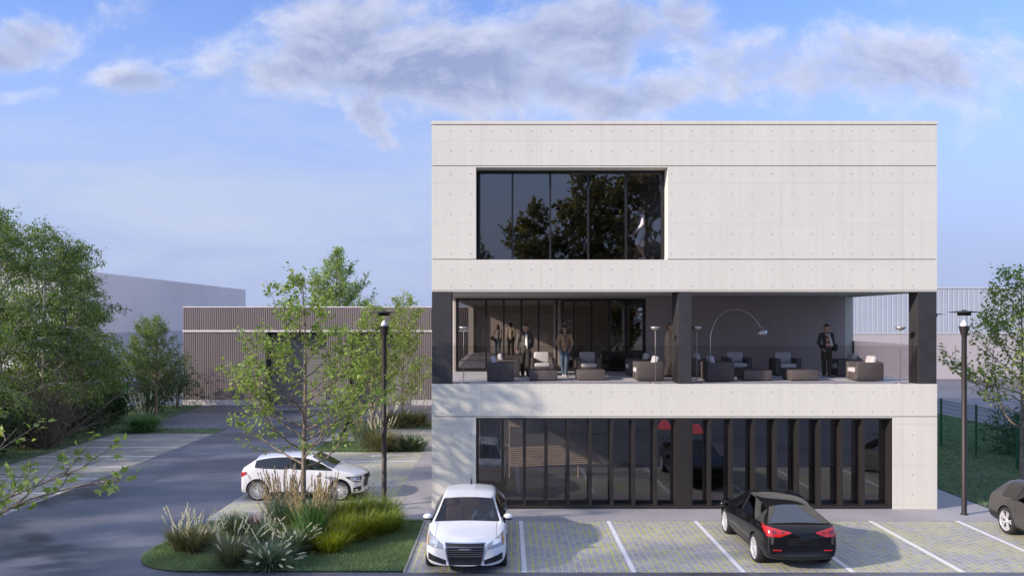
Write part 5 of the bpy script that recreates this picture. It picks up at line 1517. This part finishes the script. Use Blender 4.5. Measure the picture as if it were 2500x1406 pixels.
# potted plant
x, y = T(2116, 915)
o = thing('potted_plant', 'small leafy pot plant between the two right hand armchairs', 'potted plant', (x, y + 1.0, Z1))
mb = MB(); mb.lathe([(0, 0), (.10, 0), (.14, .36), (.13, .37), (.12, .33), (0, .33)], (0, 0, 0), 18); mb.build('pot', m_dark, o, False)
g = np.random.default_rng(3); n = 260
d = g.normal(0, 1, (n, 3)); d[:, 2] = np.abs(d[:, 2]) + .2; d /= np.linalg.norm(d, axis=1, keepdims=True)
leaves('foliage', np.array([0, 0, .40]) + d * g.uniform(.02, .2, (n, 1)), d, .12, LEAF_O, m_leafC, o, g, .2, .6)

# things hanging inside the shop windows
def hang(px, Y): return (px - VPX) * Y / FPX
m_redl = M('red_lacquer', (.55, .02, .02), .4, emit=((.9, .03, .02), .25))
for px, py, lab in ((1622, 1036, 'red pendant lampshade behind the shop glass left of the dark pier'), (1700, 1046, 'red pendant lampshade behind the shop glass right of the dark pier')):
    X_ = hang(px, 28.2); Zc = CAMZ + (VPY - py) * 28.2 / FPX
    o = thing('pendant_lamp', lab, 'pendant lamp', (X_, 28.2, Zc), 0, 'red pendant lamps in the ground floor shop')
    mb = MB(); mb.lathe([(.03, .16), (.10, .14), (.20, -.02), (.22, -.14), (.20, -.14), (.17, -.02), (.05, .12)], (0, 0, 0), 20); mb.build('lamp_shade', m_redl, o, False)
    mb = MB(); mb.tube([(0, 0, .15), (0, 0, 3.3 - Zc)], .008, 5); mb.build('cord', m_trimb, o, False)
m_pale = M('pale_fabric_shade', (.60, .58, .58), .8, var=.1)
o = thing('pendant_lamp', 'large pale tapered lampshade hanging behind the shop glass above the slatted screen', 'pendant lamp', (hang(1303, 29.5), 29.5, 2.25))
mb = MB(); mb.lathe([(.62, .42), (.36, -.36), (.34, -.36), (.60, .42)], (0, 0, 0), 28); mb.build('lamp_shade', m_pale, o, False)
mb = MB(); mb.tube([(0, 0, -.2), (0, 0, 1.05)], .01, 5); mb.build('cord', m_trimb, o, False)
mb = MB(); n = 40; vs = []; fs = []
for k in range(n + 1):
    xx = hang(1172, 27.4) + (hang(1222, 27.4) - hang(1172, 27.4)) * k / n
    for z_ in (1.05, 3.1): vs.append((xx, 27.4 + .05 * math.sin(k * 1.1), z_)); vs.append((xx, 27.42 + .05 * math.sin(k * 1.1), z_))
for k in range(n):
    a = 4 * k; fs += [(a, a + 4, a + 6, a + 2), (a + 1, a + 3, a + 7, a + 5)]
mb.add(vs, fs, 0, True); tag(mb.build('curtain', m_pale), 'short pale curtain hanging inside the leftmost shop pane', 'curtain')

# ---------------------------------------------------------------- people
m_skin = M('skin', (.46, .27, .19), .5, var=.05)
m_hairb = M('dark_brown_hair', (.025, .016, .012), .6, var=.2, vs=20)
m_hairl = M('light_brown_hair', (.16, .10, .06), .6, var=.2, vs=20)
m_eye = M('eye', (.02, .015, .012), .2)
m_lip = M('lips', (.35, .12, .10), .5)
m_shoe = M('dark_shoe', (.015, .013, .012), .4)
m_shoew = M('pale_shoe', (.55, .52, .50), .5)
def cloth(name, col, var=.18): return M(name, col, .85, var=var, vs=7, bump=.25, bs=18)
def capsules(caps):
    mb = MB()
    for (a, ra, b, rb) in caps:
        a = Vector(a); b = Vector(b); d = b - a; L = d.length
        if L < 1e-5: d = Vector((0, 0, 1)); L = 0
        else: d = d / L
        pts = []; rr = []
        for k in range(5):
            t_ = k / 4 * PI / 2; pts.append(a - d * ra * math.cos(t_)); rr.append(max(ra * math.sin(t_), .0008))
        if L > 0:
            for k in range(5):
                t_ = k / 4 * PI / 2; pts.append(b + d * rb * math.sin(t_)); rr.append(max(rb * math.cos(t_), .0008))
        mb.tube(pts, rr, 12)
    return mb
def fused(nm, caps, mat, parent, voxel=.008, smooth=6, squash=None):
    tmp = capsules(caps).build('tmp', [mat])
    if squash:
        for v_ in tmp.data.vertices: v_.co = squash(v_.co)
    r_ = tmp.modifiers.new('r', 'REMESH'); r_.mode = 'VOXEL'; r_.voxel_size = voxel; r_.use_smooth_shade = True
    if smooth:
        s_ = tmp.modifiers.new('s', 'SMOOTH'); s_.iterations = smooth; s_.factor = .5
    me = ev_mesh(tmp); bpy.data.objects.remove(tmp); me.name = nm
    if not me.materials: me.materials.append(mat)
    me.polygons.foreach_set('use_smooth', [True] * len(me.polygons))
    return link(nm, me, parent)
def person(label, loc, rz, P):
    """faces -y. P overrides: joints (metres at 1.76 m height) and clothes"""
    k = P.get('h', 1.76) / 1.76
    o = thing('person', label, 'person', loc, rz)
    J = dict(pel=(0, 0, .95), wai=(0, 0, 1.10), che=(0, -.01, 1.30), nec=(0, 0, 1.475), hea=(0, -.025, 1.645),
             shL=(.185, 0, 1.425), shR=(-.185, 0, 1.425), elL=(.215, .03, 1.14), elR=(-.215, .03, 1.14), haL=(.215, -.06, .90), haR=(-.215, -.06, .90),
             hiL=(.09, 0, .93), hiR=(-.09, 0, .93), knL=(.10, -.06, .50), knR=(-.10, .0, .50), anL=(.10, -.06, .09), anR=(-.10, .12, .11))
    J.update(P.get('J', {}))
    J = {a: Vector(b) * k for a, b in J.items()}
    f = P.get('fem', 0)
    rs = k * (.92 if f else 1)
    def c(a, ra, b, rb, gr=0): return (J[a] if isinstance(a, str) else a, ra * rs + gr, J[b] if isinstance(b, str) else b, rb * rs + gr)
    hd = J['hea']
    bodyc = [c('pel', .115, 'wai', .10), c('wai', .10, 'che', .125), c('che', .125, 'nec', .055), c('nec', .052, hd - Vector((0, -.01, .07 * k)), .055),
             c('shL', .06, 'shR', .06), (hd + Vector((0, .012, .025)), .098 * k, hd + Vector((0, .0, .035)), .095 * k), (hd + Vector((0, -.02, -.045)), .072 * k, hd + Vector((0, -.035, -.085)), .045 * k),
             (hd + Vector((0, -.098, .01)), .010, hd + Vector((0, -.112, -.025)), .016), (hd + Vector((.096, .01, 0)), .018, hd + Vector((.098, .01, -.03)), .012), (hd + Vector((-.096, .01, 0)), .018, hd + Vector((-.098, .01, -.03)), .012)]
    for s_ in 'LR':
        bodyc += [c('sh' + s_, .056, 'el' + s_, .042), c('el' + s_, .042, 'ha' + s_, .028), c('hi' + s_, .088, 'kn' + s_, .056), c('kn' + s_, .056, 'an' + s_, .038)]
        a = J['an' + s_]; td = Vector(P.get('toe' + s_, (0, -1, -.15))).normalized()
        bodyc += [(a + Vector((0, .03, -.035)), .036, a + td * .15 + Vector((0, 0, -.03)), .030)]
        # hand: palm, four fingers, thumb
        w_ = J['ha' + s_]; d = (w_ - J['el' + s_]).normalized(); sx = 1 if s_ == 'L' else -1
        q = d.cross(Vector((sx, 0, 0))); q = q.normalized() if q.length > .2 else Vector((0, -1, 0))
        inn = Vector((-sx, 0, 0))
        pe = w_ + d * .085
        bodyc.append((w_ + d * .02, .026, pe, .027)); bodyc.append((w_ + d * .04 + q * .015, .022, pe + q * .018, .018)); bodyc.append((w_ + d * .04 - q * .015, .022, pe - q * .018, .018))
        for n_, (off, ln) in enumerate(((.030, .062), (.011, .072), (-.009, .066), (-.028, .050))):
            b0 = pe + q * off; b1 = b0 + d * ln * .55 + inn * .008; b2 = b1 + d * ln * .4 + inn * .022
            bodyc += [(b0, .0095, b1, .009), (b1, .009, b2, .0075)]
        t0 = w_ + d * .03 + q * .026; t1 = t0 + d * .035 + q * .030 + inn * .012; bodyc += [(t0, .013, t1, .011), (t1, .011, t1 + d * .03 + q * .006 + inn * .012, .009)]
    fused('body', bodyc, P.get('skin', m_skin), o, .0075, 2)
    # hair
    hr = P.get('hair', m_hairb); H = []
    H += [(hd + Vector((0, .028, .045)), .100 * k, hd + Vector((0, .02, .058)), .097 * k), (hd + Vector((0, .05, .0)), .088 * k, hd + Vector((0, .055, -.03)), .075 * k)]
    if P.get('long'):
        for sx in (-1, 1): H += [(hd + Vector((sx * .082, .01, .02)), .034, hd + Vector((sx * .088, .015, -.11)), .034)]
        H += [(hd + Vector((0, .06, .0)), .08, hd + Vector((0, .055, -.13)), .06)]
    H += [(hd + Vector((-.04, -.062, .085)), .03, hd + Vector((.045, -.06, .09)), .03)]
    fused('hair', H, hr, o, .010, 3)
    for sx in (-1, 1):
        mb = MB(); mb.ball(hd + Vector((sx * .034, -.086, .008)), .012, 8); mb.build('eye', m_eye, o, False)
    mb = MB(); mb.ball(hd + Vector((0, -.082, -.058)), (.024, .010, .007), 8); mb.build('mouth', m_lip, o, False)
    if P.get('shades'):
        mb = MB()
        for sx in (-1, 1): mb.ball(hd + Vector((sx * .036, -.092, .008)), (.032, .012, .022), 10)
        mb.tube([hd + Vector((-.10, .0, .012)), hd + Vector((-.07, -.085, .014)), hd + Vector((.07, -.085, .014)), hd + Vector((.10, .0, .012))], .005, 5)
        mb.build('sunglasses', m_trimb, o, False)
    # trousers or shorts
    gr = .016
    T_ = [c('pel', .120, J['pel'] + Vector((0, 0, .07 * k)), .112, gr * .5)]
    for s_ in 'LR':
        if P.get('shorts'):
            mid = J['hi' + s_].lerp(J['kn' + s_], .92); T_ += [c('hi' + s_, .092, mid, .082, gr)]
        else:
            e = J['an' + s_] + Vector((0, 0, .0)); T_ += [c('hi' + s_, .090, 'kn' + s_, .064, gr), c('kn' + s_, .064, e, .052, gr)]
    fused('trousers', T_, P['trousers'], o, .010, 4)
    for s_ in 'LR':
        a = J['an' + s_]; td = Vector(P.get('toe' + s_, (0, -1, -.15))).normalized()
        fused('shoe', [(a + Vector((0, .035, -.05)), .044, a + td * .16 + Vector((0, 0, -.035)), .037)], P.get('shoes', m_shoe), o, .010, 2, lambda v_, a=a: Vector((v_.x, v_.y, max(v_.z, a.z - .088 * 1))))
    # top layer
    def top(nm, mat, g_, hem, sleeves=True, coat=False, sl=1.0):
        Cc = [c('pel', .118, 'wai', .108, g_), c('wai', .108, 'che', .130, g_), c('che', .128, J['nec'] + Vector((0, 0, -.05)), .075, g_), c('shL', .064, 'shR', .064, g_)]
        if hem < .9:
            for sx in (-1, 1): Cc += [(J['wai'] + Vector((sx * .03, 0, 0)), .115 * rs + g_, Vector((J['pel'].x + sx * .055, J['pel'].y, hem * k)), .115 * rs + g_)]
        if sleeves:
            for s_ in 'LR':
                e = J['el' + s_].lerp(J['ha' + s_], .93 * sl); Cc += [c('sh' + s_, .062, 'el' + s_, .050, g_), c('el' + s_, .050, e, .040, g_)]
        return fused(nm, Cc, mat, o, .010, 4)
    for t_ in P.get('tops', []): top(*t_)
    for fn in P.get('extra', []): fn(o, J, k)
    return o
def ex_shirt_tie(o, J, k):
    c_ = J['che']; mb = MB()
    fused('shirt_front', [(Vector((.025, -.118, 1.40)) * k, .045, Vector((.025, -.135, 1.08)) * k, .055)], cloth('white_shirt', (.66, .70, .78)), o, .01, 3)
    fused('tie', [(Vector((.02, -.165, 1.42)) * k, .020, Vector((.035, -.195, 1.12)) * k, .030), (Vector((.035, -.195, 1.12)) * k, .030, Vector((.04, -.19, .96)) * k, .022)], cloth('pale_yellow_tie', (.72, .68, .52)), o, .008, 2)
def ex_scarf(col, long_=1.02, x=.02):
    def f(o, J, k):
        n = J['nec']; m_ = cloth('scarf_' + str(int(col[0] * 100)), col)
        C_ = []
        for a in range(10):
            t0, t1 = a * .628, (a + 1) * .628
            C_.append((n + Vector((.085 * math.cos(t0), .085 * math.sin(t0) - .01, -.03 + .012 * math.sin(t0))), .036, n + Vector((.085 * math.cos(t1), .085 * math.sin(t1) - .01, -.03 + .012 * math.sin(t1))), .036))
        C_ += [(n + Vector((x, -.11, -.06)), .038, Vector((x + .02, -.185, 1.25)) * k, .042), (Vector((x + .02, -.185, 1.25)) * k, .042, Vector((x + .07, -.19, long_)) * k, .040)]
        fused('scarf', C_, m_, o, .010, 3)
    return f
def ex_bag(side=1, back=False):
    def f(o, J, k):
        m_ = cloth('dark_bag', (.03, .028, .026))
        if back:
            mb = MB(); mb.bbox(-.14, .14, .13, .28, 1.0 * k, 1.44 * k, .06, seg=3); q = mb.build('backpack', cloth('camo_backpack', (.045, .045, .035), .5), o, False)
            for sx in (-1, 1):
                mb = MB(); mb.tube([(sx * .11, .14, 1.43 * k), (sx * .12, .02, 1.50 * k), (sx * .12, -.10, 1.42 * k), (sx * .13, -.13, 1.28 * k), (sx * .15, .0, 1.12 * k), (sx * .12, .14, 1.08 * k)], .018, 6); mb.build('strap', m_, q, False)
        else:
            mb = MB(); mb.bbox(side * .30 - .07, side * .30 + .07, -.10, .20, .88 * k, 1.12 * k, .04); q = mb.build('shoulder_bag', m_, o, False)
            mb = MB(); mb.tube([(side * .30, .02, 1.10 * k), (side * .22, .04, 1.42 * k), (side * .10, .03, 1.50 * k)], .012, 6); mb.build('strap', m_, q, False)
    return f
def ex_stripes(o, J, k):
    for z, col in ((1.34, (.45, .12, .09)), (1.26, (.55, .50, .46)), (1.18, (.45, .12, .09)), (1.10, (.55, .50, .46)), (1.03, (.45, .12, .09))):
        fused('jumper_stripe', [(Vector((-.055, -.125, z)) * k, .034, Vector((.055, -.125, z)) * k, .034)], cloth('jumper_%d_%d' % (z * 100, 1), col), o, .010, 2)
def F(px, py, z): x, y = G(px, py, z); return (x, y, z)
pocket = dict(elL=(.255, .07, 1.16), elR=(-.255, .07, 1.16), haL=(.18, -.06, .97), haR=(-.18, -.06, .97))
suit = cloth('brown_grey_suit', (.085, .072, .062)); suitT = cloth('dark_suit_trousers', (.035, .034, .028))
person('man in a dark suit, white shirt and pale tie walking on the terrace', F(1283, 918, Z1), R(4), dict(h=1.80, hair=m_hairb, trousers=suitT, tops=[('suit_jacket', suit, .016, .84)], extra=[ex_shirt_tie],
    J=dict(elR=(-.26, .05, 1.15), haR=(-.29, -.05, .90), haL=(.20, -.05, .98), elL=(.25, .08, 1.17), hea=(.0, -.05, 1.635), knL=(.09, -.12, .52), anL=(.08, -.10, .09), anR=(-.09, .10, .09))))
person('woman in sunglasses, tan jacket, scarf and blue jeans, hands in pockets', F(1379, 918, Z1), R(-3), dict(h=1.73, fem=1, long=1, shades=1, trousers=cloth('blue_jeans', (.075, .115, .16)), shoes=m_shoew, tops=[('jacket', cloth('tan_jacket', (.42, .28, .16)), .014, .95)], extra=[ex_scarf((.22, .14, .13), 1.08, .0)],
    J=dict(pocket, knL=(.06, -.08, .5), anL=(.03, -.10, .09), anR=(-.05, .08, .09))))
person('person in a long beige coat half hidden behind the middle terrace column', F(1634, 921, Z1), R(70), dict(h=1.83, hair=m_hairl, trousers=cloth('beige_trousers', (.40, .29, .19)), tops=[('coat', cloth('beige_coat', (.44, .32, .21)), .03, .62)]))
person('man in a dark jacket, pale scarf and striped jumper on the right terrace', F(2018, 919, Z1), R(6), dict(h=1.78, trousers=cloth('olive_trousers', (.045, .045, .025)), shoes=cloth('tan_shoe', (.2, .14, .09)),
    tops=[('jumper', cloth('rust_jumper', (.40, .17, .12)), .006, .93), ('jacket', cloth('charcoal_jacket', (.045, .045, .042)), .016, .90)], extra=[ex_stripes, ex_scarf((.52, .53, .50), 1.06, .03), ex_bag(1)],
    J=dict(elR=(-.255, .07, 1.16), haR=(-.18, -.07, .97), elL=(.25, .04, 1.14), haL=(.28, -.05, .89), knL=(.07, -.08, .5), anL=(.05, -.10, .09), anR=(-.05, .07, .09))))
person('woman in a grey vest top and jeans walking away behind the terrace doors', F(1215, 868, Z1), R(176), dict(h=1.68, fem=1, long=1, hair=m_hairl, trousers=cloth('blue_jeans', (.075, .115, .16)), tops=[('vest_top', cloth('grey_vest_top', (.35, .33, .31)), .008, .95, False)], extra=[ex_bag(1)]))
person('man in a cream jumper walking away behind the terrace doors', F(1247, 868, Z1), R(185), dict(h=1.78, trousers=suitT, tops=[('jumper', cloth('cream_jumper', (.62, .55, .44)), .016, .92)]))
x, z = XZ(1566, 632, 26.88)
person('man in shorts carrying a backpack behind the upper window', (x, 26.88, Z2 + .003), R(-90), dict(h=1.74, shades=1, shorts=1, trousers=cloth('white_shorts', (.84, .80, .80)), shoes=m_shoew, tops=[('shirt', cloth('pale_pink_shirt', (.82, .70, .70)), .012, .88)], extra=[ex_bag(back=True)],
    J=dict(elL=(.24, -.02, 1.15), haL=(.20, -.20, .94), elR=(-.24, .03, 1.15), haR=(-.22, -.16, .93), knL=(.09, -.16, .53), anL=(.10, .05, .13), knR=(-.09, .02, .50), anR=(-.10, .10, .09))))
person('person in black mid stride on the rear path behind the young maple', F(850, 1072, 0.02), R(62), dict(h=1.78, trousers=cloth('black_trousers', (.012, .012, .013)), tops=[('jacket', cloth('black_jacket', (.015, .015, .016)), .016, .85)],
    J=dict(knL=(.10, -.24, .54), anL=(.10, -.36, .10), knR=(-.10, .10, .50), anR=(-.10, .40, .14), elL=(.24, .12, 1.16), haL=(.24, .16, .93), elR=(-.24, -.06, 1.15), haR=(-.24, -.26, .98))))
# driver of the white saloon, seated at the wheel
dx, dy = -.93 + .36, 21.72 - .42
person('driver in a white shirt holding the wheel of the white saloon car', (-.93 + .36, 21.72 - .35, .10), 0, dict(h=1.72, trousers=suitT, tops=[('shirt', cloth('white_driver_shirt', (.72, .72, .74)), .010, .60)],
    J=dict(pel=(0, .08, .50), wai=(0, .12, .64), che=(0, .15, .82), nec=(0, .15, .98), hea=(0, .12, 1.12), shL=(.17, .14, .93), shR=(-.17, .14, .93), elL=(.24, -.08, .74), elR=(-.24, -.08, .74), haL=(.16, -.30, .84), haR=(-.16, -.30, .84),
           hiL=(.09, .03, .48), hiR=(-.09, .03, .48), knL=(.11, -.38, .56), knR=(-.11, -.38, .56), anL=(.10, -.62, .25), anR=(-.10, -.62, .25))))
for o in list(sc.objects):
    if o.parent is None and o.get('category') and not o.get('kind'): o['kind'] = 'thing'
